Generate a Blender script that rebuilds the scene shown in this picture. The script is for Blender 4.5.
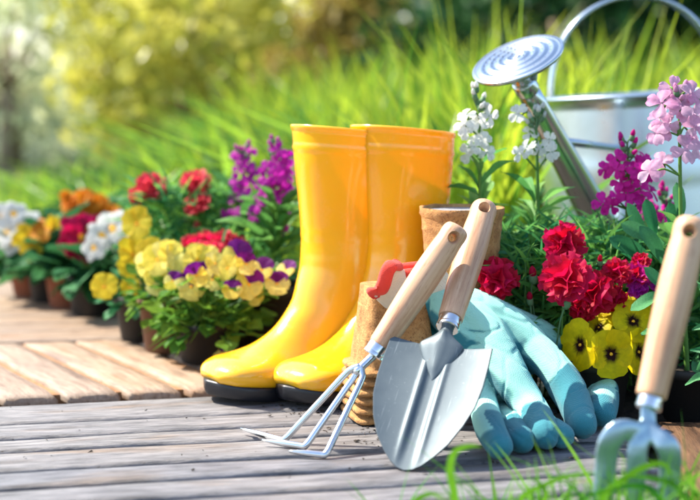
import bpy, bmesh, math, random
import numpy as np
from mathutils import Vector as V, Matrix, Euler, noise
R = math.radians
rnd = random.Random(7)
for o in list(bpy.data.objects): bpy.data.objects.remove(o)
S = bpy.context.scene
COL = S.collection

# ------------------------------------------------------------------ camera, sky, sun, exposure
CAMH = 0.333
FPX = 1400.0                      # focal length in photograph pixels (700 wide)
PITCH = math.atan(155/1400)
cam = bpy.data.cameras.new('camera'); cam_o = bpy.data.objects.new('camera', cam); COL.objects.link(cam_o)
cam_o.location = (0, 0, CAMH); cam_o.rotation_euler = (R(90)-PITCH, 0, 0)
cam.sensor_width = 36; cam.lens = 36*FPX/700
cam.clip_start = .05; cam.clip_end = 500
cam.dof.use_dof = True; cam.dof.focus_distance = 1.40; cam.dof.aperture_fstop = 4.0
S.camera = cam_o
SUN_AZ = V((-.90, .34, 0)).normalized()        # towards the sun
SUN_EL = R(50)
w = bpy.data.worlds.new('World'); S.world = w; w.use_nodes = True
nt = w.node_tree; bg = nt.nodes['Background']
sky = nt.nodes.new('ShaderNodeTexSky'); sky.sky_type = 'NISHITA'; sky.sun_disc = False
sky.sun_elevation = SUN_EL; sky.sun_rotation = math.atan2(SUN_AZ.x, SUN_AZ.y)
sky.air_density = 1.0; sky.dust_density = 1.5
nt.links.new(sky.outputs[0], bg.inputs[0]); bg.inputs[1].default_value = .15
sd = bpy.data.lights.new('sun', 'SUN'); sd.energy = 5; sd.angle = R(.6); sd.color = (1, .93, .80)
so = bpy.data.objects.new('sun', sd); COL.objects.link(so)
sdir = V((SUN_AZ.x*math.cos(SUN_EL), SUN_AZ.y*math.cos(SUN_EL), math.sin(SUN_EL)))
so.rotation_euler = (-sdir).to_track_quat('-Z', 'Y').to_euler()
S.view_settings.view_transform = 'Standard'; S.view_settings.look = 'None'
S.view_settings.exposure = 1.3; S.view_settings.gamma = 1
S.render.resolution_x = 1024; S.render.resolution_y = 731

# ------------------------------------------------------------------ measuring the place from the photograph
def ray(px, py):
    f = V((0, math.cos(PITCH), -math.sin(PITCH))); u = V((0, math.sin(PITCH), math.cos(PITCH)))
    return f*FPX + V((1, 0, 0))*(px-350) + u*(250-py)
def at(px, py, Y):
    r = ray(px, py); return V((0, 0, CAMH)) + r*(Y/r.y)
def gz(px, py, z=0):
    r = ray(px, py); return V((0, 0, CAMH)) + r*((z-CAMH)/r.z)

# ------------------------------------------------------------------ object helpers
W = {}
def link(name, data, parent=None, M=None):
    o = bpy.data.objects.new(name, data); COL.objects.link(o)
    M = M if M is not None else (W[parent].copy() if parent else Matrix())
    W[o] = M
    if parent:
        o.parent = parent; o.matrix_basis = W[parent].inverted() @ M
    else: o.matrix_basis = M
    return o
def tag(o, label=None, cat=None, group=None, kind=None):
    if label: o['label'] = label
    if cat: o['category'] = cat
    if group: o['group'] = group
    if kind: o['kind'] = kind
    return o
def thing(name, loc, label, cat, group=None, rz=0):
    return tag(link(name, None, None, Matrix.Translation(loc) @ Matrix.Rotation(rz, 4, 'Z')), label, cat, group)
class MB:
    def __init__(s): s.v = []; s.f = []
    def add(s, vs, fs):
        n = len(s.v); s.v += [tuple(v) for v in vs]; s.f += [tuple(i+n for i in f) for f in fs]
    def mesh(s, name, mat, smooth=True):
        m = bpy.data.meshes.new(name); m.from_pydata(s.v, [], s.f); m.materials.append(mat)
        if smooth: m.polygons.foreach_set('use_smooth', [True]*len(m.polygons))
        m.update(); return m
    def tube(s, pts, rad, n=10, flat=1.0, flatdir=None, cap=True):
        pts = [V(p) for p in pts]; k = len(pts)
        if not hasattr(rad, '__len__'): rad = [rad]*k
        nrm = None; rings = []
        for i, p in enumerate(pts):
            t = (pts[min(i+1, k-1)] - pts[max(i-1, 0)]).normalized()
            if flatdir is not None: nrm = (flatdir - t*flatdir.dot(t)).normalized()
            elif nrm is None:
                a = V((0, 0, 1)) if abs(t.z) < .9 else V((1, 0, 0)); nrm = (a - t*a.dot(t)).normalized()
            else: nrm = (nrm - t*nrm.dot(t)).normalized()
            b = t.cross(nrm)
            rings.append([p + (nrm*math.cos(2*math.pi*j/n)*flat + b*math.sin(2*math.pi*j/n))*rad[i] for j in range(n)])
        s.loft(rings, cap, cap)
    def loft(s, rings, c0=True, c1=True):
        n = len(rings[0]); vs = [p for r in rings for p in r]
        fs = [(i*n+j, i*n+(j+1) % n, (i+1)*n+(j+1) % n, (i+1)*n+j) for i in range(len(rings)-1) for j in range(n)]
        if c0: fs.append(tuple(range(n))[::-1])
        if c1: fs.append(tuple((len(rings)-1)*n+j for j in range(n)))
        s.add(vs, fs)
    def grid(s, fn, nu, nv):
        vs = [fn(i/nu, j/nv) for i in range(nu+1) for j in range(nv+1)]
        fs = [(i*(nv+1)+j, (i+1)*(nv+1)+j, (i+1)*(nv+1)+j+1, i*(nv+1)+j+1) for i in range(nu) for j in range(nv)]
        s.add(vs, fs)
    def box(s, a, b, M=Matrix()):
        x0, y0, z0 = a; x1, y1, z1 = b
        vs = [M @ V(p) for p in ((x0, y0, z0), (x1, y0, z0), (x1, y1, z0), (x0, y1, z0), (x0, y0, z1), (x1, y0, z1), (x1, y1, z1), (x0, y1, z1))]
        s.add(vs, [(0, 3, 2, 1), (4, 5, 6, 7), (0, 1, 5, 4), (1, 2, 6, 5), (2, 3, 7, 6), (3, 0, 4, 7)])
    def lathe(s, prof, n=32, M=Matrix()):
        rings = [[M @ V((r*math.cos(2*math.pi*j/n), r*math.sin(2*math.pi*j/n), z)) for j in range(n)] for r, z in prof]
        s.loft(rings, False, False)
def crom(pts, n):
    """smooth curve through tuples"""
    P = [np.array(p, float) for p in pts]; P = [2*P[0]-P[1]] + P + [2*P[-1]-P[-2]]
    out = []; k = len(pts)-1
    for q in range(n+1):
        t = q/n*k; i = min(int(t), k-1); t -= i
        a, b, c, d = P[i:i+4]
        out.append(.5*((2*b)+(c-a)*t+(2*a-5*b+4*c-d)*t*t+(3*b-a-3*c+d)*t**3))
    return out
def vcrom(pts, n): return [V(p) for p in crom([tuple(p) for p in pts], n)]
def frame(origin, z, up=V((0, 0, 1)), roll=0):
    """matrix whose Z looks along z and Y is close to up"""
    z = z.normalized(); x = up.cross(z)
    if x.length < 1e-4: x = V((1, 0, 0))
    x.normalize(); y = z.cross(x)
    M = Matrix((x, y, z)).transposed().to_4x4(); M.translation = origin
    return M @ Matrix.Rotation(roll, 4, 'Z')
def axis_frame(p, q, face):
    """Y along p->q, Z as close to 'face' as possible"""
    y = (q-p).normalized(); z = (face - y*face.dot(y)).normalized(); x = y.cross(z)
    M = Matrix((x, y, z)).transposed().to_4x4(); M.translation = p
    return M
def bake(o):
    dg = bpy.context.evaluated_depsgraph_get(); dg.update()
    me = bpy.data.meshes.new_from_object(o.evaluated_get(dg)); o.modifiers.clear(); o.data = me
    return o
def bevel(o, w=.001, seg=2):
    b = o.modifiers.new('b', 'BEVEL'); b.width = w; b.segments = seg; b.limit_method = 'ANGLE'; b.angle_limit = R(40)

# ------------------------------------------------------------------ materials
def mat(name): 
    m = bpy.data.materials.new(name); m.use_nodes = True
    return m, m.node_tree, m.node_tree.nodes['Principled BSDF']
def N(nt, t, **k):
    n = nt.nodes.new('ShaderNode'+t)
    for a, b in k.items(): setattr(n, a, b)
    return n
def ramp(nt, stops, fac=None):
    r = N(nt, 'ValToRGB'); e = r.color_ramp.elements
    while len(e) < len(stops): e.new(.5)
    for i, (p, c) in enumerate(stops): e[i].position = p; e[i].color = (*c, 1)
    if fac: nt.links.new(fac, r.inputs[0])
    return r
def tex(nt, kind='Noise', scale=10, detail=4, vscale=None, coord='Object', rough=.6):
    tc = N(nt, 'TexCoord'); mp = N(nt, 'Mapping'); oi = N(nt, 'ObjectInfo')
    nt.links.new(tc.outputs[coord], mp.inputs[0])
    if vscale: mp.inputs['Scale'].default_value = vscale
    mul = N(nt, 'Math', operation='MULTIPLY'); mul.inputs[1].default_value = 37.0
    nt.links.new(oi.outputs['Random'], mul.inputs[0])
    cm = N(nt, 'CombineXYZ'); 
    for i in range(3): nt.links.new(mul.outputs[0], cm.inputs[i])
    nt.links.new(cm.outputs[0], mp.inputs['Location'])
    t = N(nt, 'Tex'+kind)
    nt.links.new(mp.outputs[0], t.inputs['Vector']); t.inputs['Scale'].default_value = scale
    if kind == 'Noise': t.inputs['Detail'].default_value = detail; t.inputs['Roughness'].default_value = rough
    return t
def bump(nt, b, h, strength=.4, dist=.001, prev=None):
    n = N(nt, 'Bump'); n.inputs['Strength'].default_value = strength; n.inputs['Distance'].default_value = dist
    nt.links.new(h, n.inputs['Height'])
    if prev: nt.links.new(prev.outputs[0], n.inputs['Normal'])
    nt.links.new(n.outputs[0], b.inputs['Normal']); return n
def mix(nt, a, b, fac, typ='MIX'):
    m = N(nt, 'Mix', data_type='RGBA', blend_type=typ)
    for s, x in ((0, fac), (6, a), (7, b)):
        if hasattr(x, 'links'): nt.links.new(x, m.inputs[s])
        elif isinstance(x, tuple): m.inputs[s].default_value = (*x, 1)
        else: m.inputs[s].default_value = x
    return m.outputs[2]
def simple(name, c, rough=.5, metal=0, noise_=None, coat_or_shade=0, c2=None, nscale=60, bstr=0):
    m, nt, b = mat(name); b.inputs['Base Color'].default_value = (*c, 1); b.inputs['Roughness'].default_value = rough
    b.inputs['Metallic'].default_value = metal; b.inputs['Coat Weight'].default_value = coat_or_shade
    t = tex(nt, scale=nscale)
    if c2: nt.links.new(ramp(nt, [(.35, c), (.65, c2)], t.outputs[0]).outputs[0], b.inputs['Base Color'])
    if bstr: bump(nt, b, t.outputs[0], bstr)
    return m
def deckwood(name, c1, c2, c3, hi):
    m, nt, b = mat(name)
    g = tex(nt, scale=1, detail=8, vscale=(20, 130, 90), rough=.72)
    big = tex(nt, scale=1, detail=3, vscale=(5, 22, 10))
    fine = tex(nt, scale=1, detail=5, vscale=(40, 520, 300), rough=.7)
    col = ramp(nt, [(.28, c1), (.45, c2), (.62, c3), (.8, hi)], g.outputs[0]).outputs[0]
    tone = ramp(nt, [(.30, (.50, .44, .40)), (.45, (.95, .95, .97)), (.58, (1, 1, 1)), (.72, (.95, .70, .48))], big.outputs[0]).outputs[0]
    col = mix(nt, col, tone, .8, 'MULTIPLY')
    # dark cracks running with the grain
    cr = ramp(nt, [(.30, (.12, .10, .09)), (.38, (1, 1, 1))], fine.outputs[0]).outputs[0]
    col = mix(nt, col, cr, .8, 'MULTIPLY')
    oi = N(nt, 'ObjectInfo'); pl = ramp(nt, [(0, (.80, .80, .84)), (1, (1.0, .95, .90))], oi.outputs['Random']).outputs[0]
    col = mix(nt, col, pl, 1.0, 'MULTIPLY')
    # knots
    vo = tex(nt, 'Voronoi', scale=1, vscale=(5, 14, 5)); k = ramp(nt, [(.03, (.25, .15, .10)), (.09, (1, 1, 1))], vo.outputs['Distance']).outputs[0]
    col = mix(nt, col, k, .8, 'MULTIPLY')
    nt.links.new(col, b.inputs['Base Color']); b.inputs['Roughness'].default_value = .44
    b1 = bump(nt, b, g.outputs[0], .9, .0025); bump(nt, b, fine.outputs[0], .8, .0012, b1)
    return m
M_DECK = deckwood('weathered grey deck wood', (.05, .048, .05), (.165, .163, .168), (.29, .285, .29), (.50, .495, .49))
M_TILE = deckwood('sun bleached tan deck wood', (.15, .09, .055), (.32, .22, .145), (.45, .335, .235), (.56, .45, .34))
M_EDGE = deckwood('rough brown board wood', (.05, .026, .013), (.12, .065, .034), (.20, .11, .058), (.30, .18, .10))
M_SAND = simple('sand in the joints', (.20, .095, .04), .95, c2=(.34, .18, .08), nscale=90, bstr=.5)
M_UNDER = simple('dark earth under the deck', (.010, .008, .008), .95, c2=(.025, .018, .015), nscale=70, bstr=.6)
M_SOIL = simple('dark potting soil', (.012, .009, .007), .95, c2=(.045, .03, .02), nscale=120, bstr=.9)
M_GROUND = simple('lawn ground', (.012, .03, .006), .95, c2=(.05, .08, .012), nscale=5, bstr=.4)
def rubber():
    m, nt, b = mat('glossy yellow rubber'); b.inputs['Base Color'].default_value = (.93, .46, .008, 1)
    t = tex(nt, scale=5, detail=2)
    nt.links.new(ramp(nt, [(.3, (.93, .40, .006)), (.7, (.95, .48, .010))], t.outputs[0]).outputs[0], b.inputs['Base Color'])
    b.inputs['Roughness'].default_value = .17; b.inputs['Coat Weight'].default_value = .5; b.inputs['Coat Roughness'].default_value = .08
    b.inputs['Subsurface Weight'].default_value = .35; b.inputs['Subsurface Radius'].default_value = (1, .55, .05); b.inputs['Subsurface Scale'].default_value = .012
    t2 = tex(nt, scale=26, detail=2); b0 = bump(nt, b, t2.outputs[0], .10, .004)
    sc = tex(nt, scale=1, detail=3, vscale=(60, 60, 420)); du = tex(nt, scale=38, detail=6, rough=.75)
    rr = ramp(nt, [(.45, (.13, .13, .13)), (.62, (.30, .30, .30)), (.75, (.5, .5, .5))], du.outputs[0]); nt.links.new(rr.outputs[0], b.inputs['Roughness'])
    # dust and smears low on the foot
    tc = N(nt, 'TexCoord'); sx = N(nt, 'SeparateXYZ'); nt.links.new(tc.outputs['Object'], sx.inputs[0])
    mr = N(nt, 'MapRange'); mr.inputs[1].default_value = .075; mr.inputs[2].default_value = .012; nt.links.new(sx.outputs[2], mr.inputs[0])
    ml = N(nt, 'Math', operation='MULTIPLY'); nt.links.new(mr.outputs[0], ml.inputs[0])
    dm = ramp(nt, [(.50, (0, 0, 0)), (.68, (.6, .6, .6))], du.outputs[0]); nt.links.new(dm.outputs[0], ml.inputs[1])
    src = b.inputs['Base Color'].links[0].from_socket; nt.links.new(mix(nt, src, (.45, .27, .10), ml.outputs[0]), b.inputs['Base Color'])
    bump(nt, b, sc.outputs[0], .05, .001, b0)
    return m
M_RUB = rubber()
M_SOLE = simple('black rubber sole', (.006, .0065, .010), .38, bstr=.25, nscale=160)
def steel(name, c, r, bs=.1, sc=(40, 900, 40), metal=1.0, worn=False):
    m, nt, b = mat(name); b.inputs['Metallic'].default_value = metal
    t = tex(nt, scale=1, detail=5, vscale=sc); t2 = tex(nt, scale=22, detail=6, rough=.7)
    nt.links.new(mix(nt, tuple(x*.80 for x in c), c, t2.outputs[0]), b.inputs['Base Color'])
    rr = N(nt, 'MapRange'); rr.inputs[3].default_value = r*.7; rr.inputs[4].default_value = r*1.5
    nt.links.new(t2.outputs[0], rr.inputs[0]); nt.links.new(rr.outputs[0], b.inputs['Roughness'])
    if worn:      # fine crossing scratches and dried soil specks
        s1 = tex(nt, scale=1, detail=2, vscale=(900, 30, 30)); s2 = tex(nt, scale=1, detail=2, vscale=(260, 700, 30)); sp = tex(nt, scale=170, detail=5, rough=.7)
        src = b.inputs['Base Color'].links[0].from_socket
        c1 = ramp(nt, [(.66, (0, 0, 0)), (.70, (1, 1, 1))], s1.outputs[0]).outputs[0]; c2 = ramp(nt, [(.70, (0, 0, 0)), (.73, (1, 1, 1))], s2.outputs[0]).outputs[0]
        col = mix(nt, src, (.24, .28, .30), mix(nt, c1, c2, .5)); d = ramp(nt, [(.68, (0, 0, 0)), (.74, (1, 1, 1))], sp.outputs[0]).outputs[0]
        nt.links.new(mix(nt, col, (.12, .085, .06), d), b.inputs['Base Color'])
    bump(nt, b, t.outputs[0], bs, .0006); return m
M_STEEL = steel('polished steel', (.80, .82, .84), .16)
M_BLADE = steel('satin grey blade steel', (.095, .125, .145), .45, .12, (60, 60, 60), .45, True)
M_FORK = steel('cast bright fork steel', (.34, .47, .56), .28, .25, (60, 60, 60), .75)
M_ZINC = steel('galvanised can steel', (.56, .64, .70), .17, .06, (30, 30, 30), .97)
M_ZBODY = steel('dull galvanised sheet', (.52, .62, .70), .27, .05, (30, 30, 30), .95)
M_HOLE = simple('dark drilled hole', (.02, .02, .02), .8)
def beech():
    m, nt, b = mat('pale beech wood')
    g = tex(nt, scale=1, detail=6, vscale=(260, 9, 260), rough=.6); f = tex(nt, scale=1, detail=3, vscale=(900, 70, 900))
    d = tex(nt, scale=14, detail=5)
    c = ramp(nt, [(.25, (.42, .21, .12)), (.5, (.58, .34, .20)), (.75, (.68, .44, .28))], g.outputs[0]).outputs[0]
    fl = ramp(nt, [(.33, (.55, .40, .30)), (.42, (1, 1, 1))], f.outputs[0]).outputs[0]
    c = mix(nt, c, fl, .5, 'MULTIPLY')
    dirt = ramp(nt, [(.3, (.80, .74, .68)), (.6, (1, 1, 1))], d.outputs[0]).outputs[0]
    c = mix(nt, c, dirt, .6, 'MULTIPLY')
    nt.links.new(c, b.inputs['Base Color']); b.inputs['Roughness'].default_value = .38
    bump(nt, b, f.outputs[0], .25, .0004); return m
M_BEECH = beech()
def peat():
    m, nt, b = mat('pressed peat fibre')
    a = tex(nt, scale=60, detail=8, rough=.75); f = tex(nt, scale=1, detail=4, vscale=(700, 120, 500)); s = tex(nt, scale=420, detail=2)
    c = ramp(nt, [(.3, (.22, .095, .03)), (.5, (.44, .22, .075)), (.72, (.60, .36, .14))], a.outputs[0]).outputs[0]
    c = mix(nt, c, ramp(nt, [(.32, (.35, .25, .2)), (.45, (1, 1, 1)), (.7, (1.0, .95, .85))], s.outputs[0]).outputs[0], .7, 'MULTIPLY')
    nt.links.new(c, b.inputs['Base Color']); b.inputs['Roughness'].default_value = .93
    b1 = bump(nt, b, a.outputs[0], 1, .003); bump(nt, b, f.outputs[0], .6, .0015, b1); return m
M_PEAT = peat()
def knit(name, c1, c2, sc=900, coat_or_shade=False):
    m, nt, b = mat(name)
    tc = N(nt, 'TexCoord'); wv = N(nt, 'TexWave'); wv.inputs['Scale'].default_value = sc/2.2; wv.inputs['Distortion'].default_value = 1.2
    mp = N(nt, 'Mapping'); mp.inputs['Rotation'].default_value = (0, .3, R(35)); nt.links.new(tc.outputs['Object'], mp.inputs[0]); nt.links.new(mp.outputs[0], wv.inputs[0])
    wv2 = N(nt, 'TexWave'); wv2.bands_direction = 'Z'; wv2.inputs['Scale'].default_value = sc/3; wv2.inputs['Distortion'].default_value = 1.5; nt.links.new(mp.outputs[0], wv2.inputs[0])
    n = tex(nt, scale=30, detail=5)
    col = mix(nt, c1, c2, n.outputs[0])
    if coat_or_shade:      # teal shade painted per vertex on undersides, right sides and finger ends
        at_ = N(nt, 'Attribute', attribute_name='coat_or_shade'); col = mix(nt, col, (.015, .20, .25), at_.outputs['Fac'])
    nt.links.new(col, b.inputs['Base Color'])
    b.inputs['Roughness'].default_value = .8; b.inputs['Sheen Weight'].default_value = .2
    x = bump(nt, b, wv.outputs['Fac'], .5, .0006); y = bump(nt, b, wv2.outputs['Fac'], .4, .0006, x); bump(nt, b, n.outputs[0], .5, .003, y)
    return m
M_GLOVE = knit('mint green glove knit', (.26, .66, .57), (.38, .78, .68), coat_or_shade=True)
M_CREAM = knit('cream cuff knit', (.80, .70, .55), (.86, .80, .68))
M_RED = knit('red cuff hem', (.75, .03, .015), (.82, .06, .03))
def leafy(name, c1, c2, trans=.4, rough=.45, tcol=None, nscale=40, spec=.22):
    m, nt, b = mat(name); out = nt.nodes['Material Output']
    g = N(nt, 'NewGeometry'); oi = N(nt, 'ObjectInfo'); ad = N(nt, 'Math', operation='ADD'); fr = N(nt, 'Math', operation='FRACT')
    nt.links.new(g.outputs['Random Per Island'], ad.inputs[0]); nt.links.new(oi.outputs['Random'], ad.inputs[1]); nt.links.new(ad.outputs[0], fr.inputs[0])
    c = mix(nt, c1, c2, fr.outputs[0])
    t = tex(nt, scale=nscale, detail=3)
    c = mix(nt, c, ramp(nt, [(.3, (.72, .72, .72)), (.7, (1, 1, 1))], t.outputs[0]).outputs[0], 1.0, 'MULTIPLY')
    nt.links.new(c, b.inputs['Base Color']); b.inputs['Roughness'].default_value = rough; b.inputs['Specular IOR Level'].default_value = spec
    bump(nt, b, t.outputs[0], .3, .002)
    tr = N(nt, 'BsdfTranslucent'); ms = N(nt, 'MixShader'); ms.inputs[0].default_value = trans
    if tcol: nt.links.new(mix(nt, c, tcol, .6), tr.inputs[0])
    else: nt.links.new(c, tr.inputs[0])
    nt.links.new(b.outputs[0], ms.inputs[1]); nt.links.new(tr.outputs[0], ms.inputs[2]); nt.links.new(ms.outputs[0], out.inputs[0])
    return m
def petalmat(name, c1, c2, blotch=None, r0=.005, r1=.009, edge=None, trans=.58):
    """colour by distance from the flower's centre (object origin), plus fine veins"""
    m = leafy(name, c1, c2, trans, .55, nscale=180, spec=.25)
    if blotch:
        nt = m.node_tree; b = nt.nodes['Principled BSDF']
        src = b.inputs['Base Color'].links[0].from_socket
        tc = N(nt, 'TexCoord'); ln = N(nt, 'VectorMath', operation='LENGTH'); nt.links.new(tc.outputs['Object'], ln.inputs[0])
        nz = tex(nt, scale=1, vscale=(700, 90, 200), detail=2); 
        ma = N(nt, 'Math', operation='MULTIPLY_ADD'); ma.inputs[1].default_value = .006; nt.links.new(nz.outputs[0], ma.inputs[0]); nt.links.new(ln.outputs['Value'], ma.inputs[2])
        mr = N(nt, 'MapRange'); mr.inputs[1].default_value = r0+.003; mr.inputs[2].default_value = r1+.003; nt.links.new(ma.outputs[0], mr.inputs[0])
        c = mix(nt, blotch, src, mr.outputs[0]); nt.links.new(c, b.inputs['Base Color'])
        tr = [n for n in nt.nodes if n.type == 'BSDF_TRANSLUCENT'][0]; nt.links.new(c, tr.inputs[0])
    return m
M_GRASS = leafy('tall sunlit grass', (.06, .22, .02), (.60, .70, .05), .62, .3, nscale=8, spec=.4)
M_WEED = leafy('shady weed leaves', (.015, .12, .03), (.34, .56, .05), .55, .35, nscale=8, spec=.35)
M_GRASSN = leafy('near grass blades', (.05, .26, .012), (.24, .50, .03), .45, .35, nscale=60)
M_LEAF = leafy('stock leaf green', (.06, .24, .05), (.16, .38, .09), .4, .4)
M_LEAFW = leafy('pale stock leaf', (.10, .34, .08), (.34, .58, .16), .5, .35)
M_LEAFB = leafy('blue green leaf', (.03, .20, .08), (.12, .36, .14), .35, .4)
M_DIAN = leafy('dianthus blue green leaf', (.03, .22, .09), (.24, .54, .10), .45, .35)
M_VIO = leafy('viola leaf green', (.06, .20, .03), (.20, .36, .04), .45, .4)
M_PRIM = leafy('primrose leaf green', (.025, .14, .05), (.06, .22, .07), .3, .5)
M_STEM = leafy('green stem', (.10, .24, .05), (.16, .32, .06), .1, .5)
M_CALYX = leafy('bud green', (.12, .26, .12), (.20, .34, .18), .2, .5)
M_P_RED = petalmat('carnation red petal', (.68, .004, .05), (.86, .015, .14))
M_P_CRIM = petalmat('deep red petal', (.50, .002, .015), (.70, .006, .05))
M_P_CORAL = petalmat('coral pink petal', (.80, .05, .10), (.85, .10, .13))
M_P_MAG = petalmat('magenta stock petal', (.66, .006, .30), (.84, .03, .46))
M_P_PURP = petalmat('violet stock petal', (.48, .008, .38), (.72, .04, .56))
M_P_PINK = petalmat('pale pink stock petal', (.80, .38, .62), (.86, .55, .74))
M_P_WHITE = petalmat('white stock petal', (.93, .93, .88), (.95, .95, .93))
M_P_YEL = petalmat('yellow pansy petal with dark blotch', (.97, .72, .002), (.98, .84, .01), (.03, .003, .004), .0042, .0085)
M_P_YELP = petalmat('plain yellow petal', (.82, .58, .02), (.88, .70, .05), (.70, .30, .01), .001, .005)
M_P_PALE = petalmat('pale yellow petal', (.95, .78, .08), (.96, .88, .30), (.88, .45, .01), .001, .004)
M_P_VIO = petalmat('violet viola petal', (.13, .004, .16), (.22, .010, .28))
M_P_PCR = petalmat('crimson primrose petal', (.55, .004, .06), (.62, .01, .12), (.90, .45, .02), .004, .005)
M_P_PWH = petalmat('white primrose petal', (.85, .85, .82), (.88, .88, .86), (.90, .60, .05), .004, .006)
M_P_ORA = petalmat('orange marigold petal', (.85, .26, .01), (.90, .40, .02))
M_EYE = simple('yellow flower eye', (.85, .42, .01), .6)
M_POTB = simple('dark plastic pot', (.007, .005, .004), .65, bstr=.15, nscale=90)
M_POTT = simple('brown plastic pot', (.10, .036, .014), .7, c2=(.14, .055, .022), nscale=50, bstr=.2)
M_POTR = simple('terracotta coloured pot', (.20, .055, .022), .8, c2=(.25, .08, .035), nscale=50, bstr=.2)
M_BARK = simple('grey brown bark', (.24, .18, .12), .9, c2=(.38, .30, .21), nscale=14, bstr=1)

# ------------------------------------------------------------------ ground and deck
def ground():
    mb = MB()
    def f(u, v):
        x = (u-.5)*600; y = -60+v*460
        return V((x, y, -.045))
    mb.grid(f, 60, 46)
    tag(link('ground', mb.mesh('ground', M_GROUND)), kind='structure')
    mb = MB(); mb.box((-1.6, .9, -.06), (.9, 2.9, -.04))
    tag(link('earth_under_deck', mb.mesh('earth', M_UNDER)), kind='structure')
ground()
AL = R(12); U = V((math.cos(AL), math.sin(AL), 0)); VV = V((-math.sin(AL), math.cos(AL), 0))
def plank(parent, corners, mt, th=.022, name='plank'):
    """board from four ground corners (a,b along the near edge, c,d far edge); local X runs along the board"""
    a, b, c, d = [V(p) for p in corners]
    z = V((0, 0, 1)); x = ((b-a)+(c-d)).normalized(); y = z.cross(x); o = (a+b+c+d)/4
    M = Matrix((x, y, z)).transposed().to_4x4(); M.translation = o
    Mi = M.inverted(); L = [Mi @ p for p in (a, b, c, d)]
    nx = max(4, int((b-a).length/.03)); ny = 5; seed = rnd.random()*50
    mb = MB(); vs = []; idx = {}
    for i in range(nx+1):
        for j in range(ny+1):
            u = i/nx; v = j/ny
            if j == 0: v = .0
            if ny == 5: v = (0, .05, .28, .7, .95, 1)[j]
            p = L[0].lerp(L[1], u).lerp(L[3].lerp(L[2], u), v)
            e = min(v, 1-v)
            wob = noise.noise(V((p.x*14+seed, v*3, seed)))*.0018
            zz = noise.noise(V((p.x*7+seed, p.y*20, 3.1)))*.0013 - (.0028 if e < .01 else 0)
            if j in (0, ny): zz -= abs(noise.noise(V((p.x*45, seed, v))))*.0035; p = p + V((0, wob*(1 if j == 0 else 1), 0))
            if i in (0, nx): zz -= .003
            vs.append(V((p.x, p.y, zz)))
    n1 = ny+1
    fs = [(i*n1+j, (i+1)*n1+j, (i+1)*n1+j+1, i*n1+j+1) for i in range(nx) for j in range(ny)]
    per = [i*n1 for i in range(nx+1)] + [nx*n1+j for j in range(1, n1)] + [i*n1+ny for i in range(nx-1, -1, -1)] + [j for j in range(ny-1, 0, -1)]
    base = len(vs); vs += [V((vs[i].x, vs[i].y, -th)) for i in per]; m = len(per)
    fs += [(per[k], base+k, base+(k+1) % m, per[(k+1) % m]) for k in range(m)]
    mb.add(vs, fs)
    return link(name, mb.mesh(name, mt), parent, M)
def vco(p): return p.dot(VV)
deck = tag(link('deck', None), kind='structure')
seams = [vco(gz(0, y)) for y in (404.5, 424, 439, 452, 471, 489, 508, 529, 553)]
for k in range(len(seams)-1):
    v1, v0 = seams[k], seams[k+1]; gap = (.011, .013, .012, .010, .016, .015, .014, .012)[k]
    u0 = -1.0; u1 = .245/math.cos(AL) + (.25, .256, .262, .258, .25, .262, .25, .25)[k]
    u1 = (.262 + (.0, .006, .01, .004, -.004, .008, .0, .005)[k] + seams[k]*math.sin(AL))/math.cos(AL)
    P = lambda u, v: U*u + VV*v
    plank(deck, (P(u0, v0+gap/2), P(u1, v0+gap/2), P(u1, v1-gap/2), P(u0, v1-gap/2)), M_DECK)
mb = MB(); 
for u in (-.75, -.35, .02, .27):
    mb.box((u-.02, seams[-1]-.0, -.045), (u+.02, seams[0]-.004, -.0225), Matrix.Rotation(AL, 4, 'Z'))
link('joist', mb.mesh('joist', M_DECK, False), deck)
# tile of boards behind, running away to the left
tile = tag(link('path', None), kind='structure')
DT = V((-math.sin(R(31)), math.cos(R(31)), 0))
vb = vco(gz(0, 396.8)); far = 0.36
e0 = gz(126, 395.5); ue = e0.dot(U); pw = .0695
zt = .000
for k in range(-9, 7):
    a = U*(ue+k*pw+.005) + VV*vb; b = U*(ue+(k+1)*pw-.005) + VV*vb
    L = far/ DT.dot(VV)
    plank(tile, (b, b+DT*L, a+DT*L, a), M_TILE, .011)
mb = MB(); a = U*(ue-9*pw)+VV*(vb+.022)+DT*0; b = U*(ue+7*pw)+VV*(vb+.022); L = (far-.024)/DT.dot(VV)
mb.add([p+V((0, 0, z)) for z in (-.04, -.005) for p in (a, b, b+DT*L, a+DT*L)], [(4, 5, 6, 7), (0, 1, 5, 4), (1, 2, 6, 5), (2, 3, 7, 6), (3, 0, 4, 7)])
link('joint_filler', mb.mesh('joint_filler', M_SAND, False), tile)
v = vb+far+.006
for k, wd in enumerate((.07, .075, .07, .08, .075, .07, .08, .075, .08)):
    P = lambda u, v: U*u + VV*v
    plank(tile, (P(-1.4, v), P(.35, v), P(.35, v+wd-.010), P(-1.4, v+wd-.010)), M_TILE); v += wd
# rough board at the right end of the deck, holding the flower bed
bd = tag(link('border_board', None, None, Matrix()), 'rough dark brown board lying at the right end of the deck', 'board')
plank(bd, (V((.275, 1.12, .004)), V((.300, 1.40, .004)), V((.255, 1.40, .004)), V((.255, 1.12, .004))), M_EDGE) if False else None
for q, (x0, x1) in enumerate(((.268, .352), (.357, .46))):
    plank(bd, (V((x0+.02, 1.02, .003)), V((x0+.045, 1.405, .003)), V((x1+.045, 1.412, .003))*1, V((x1+.02, 1.02, .003)))[::-1], M_EDGE)
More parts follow.
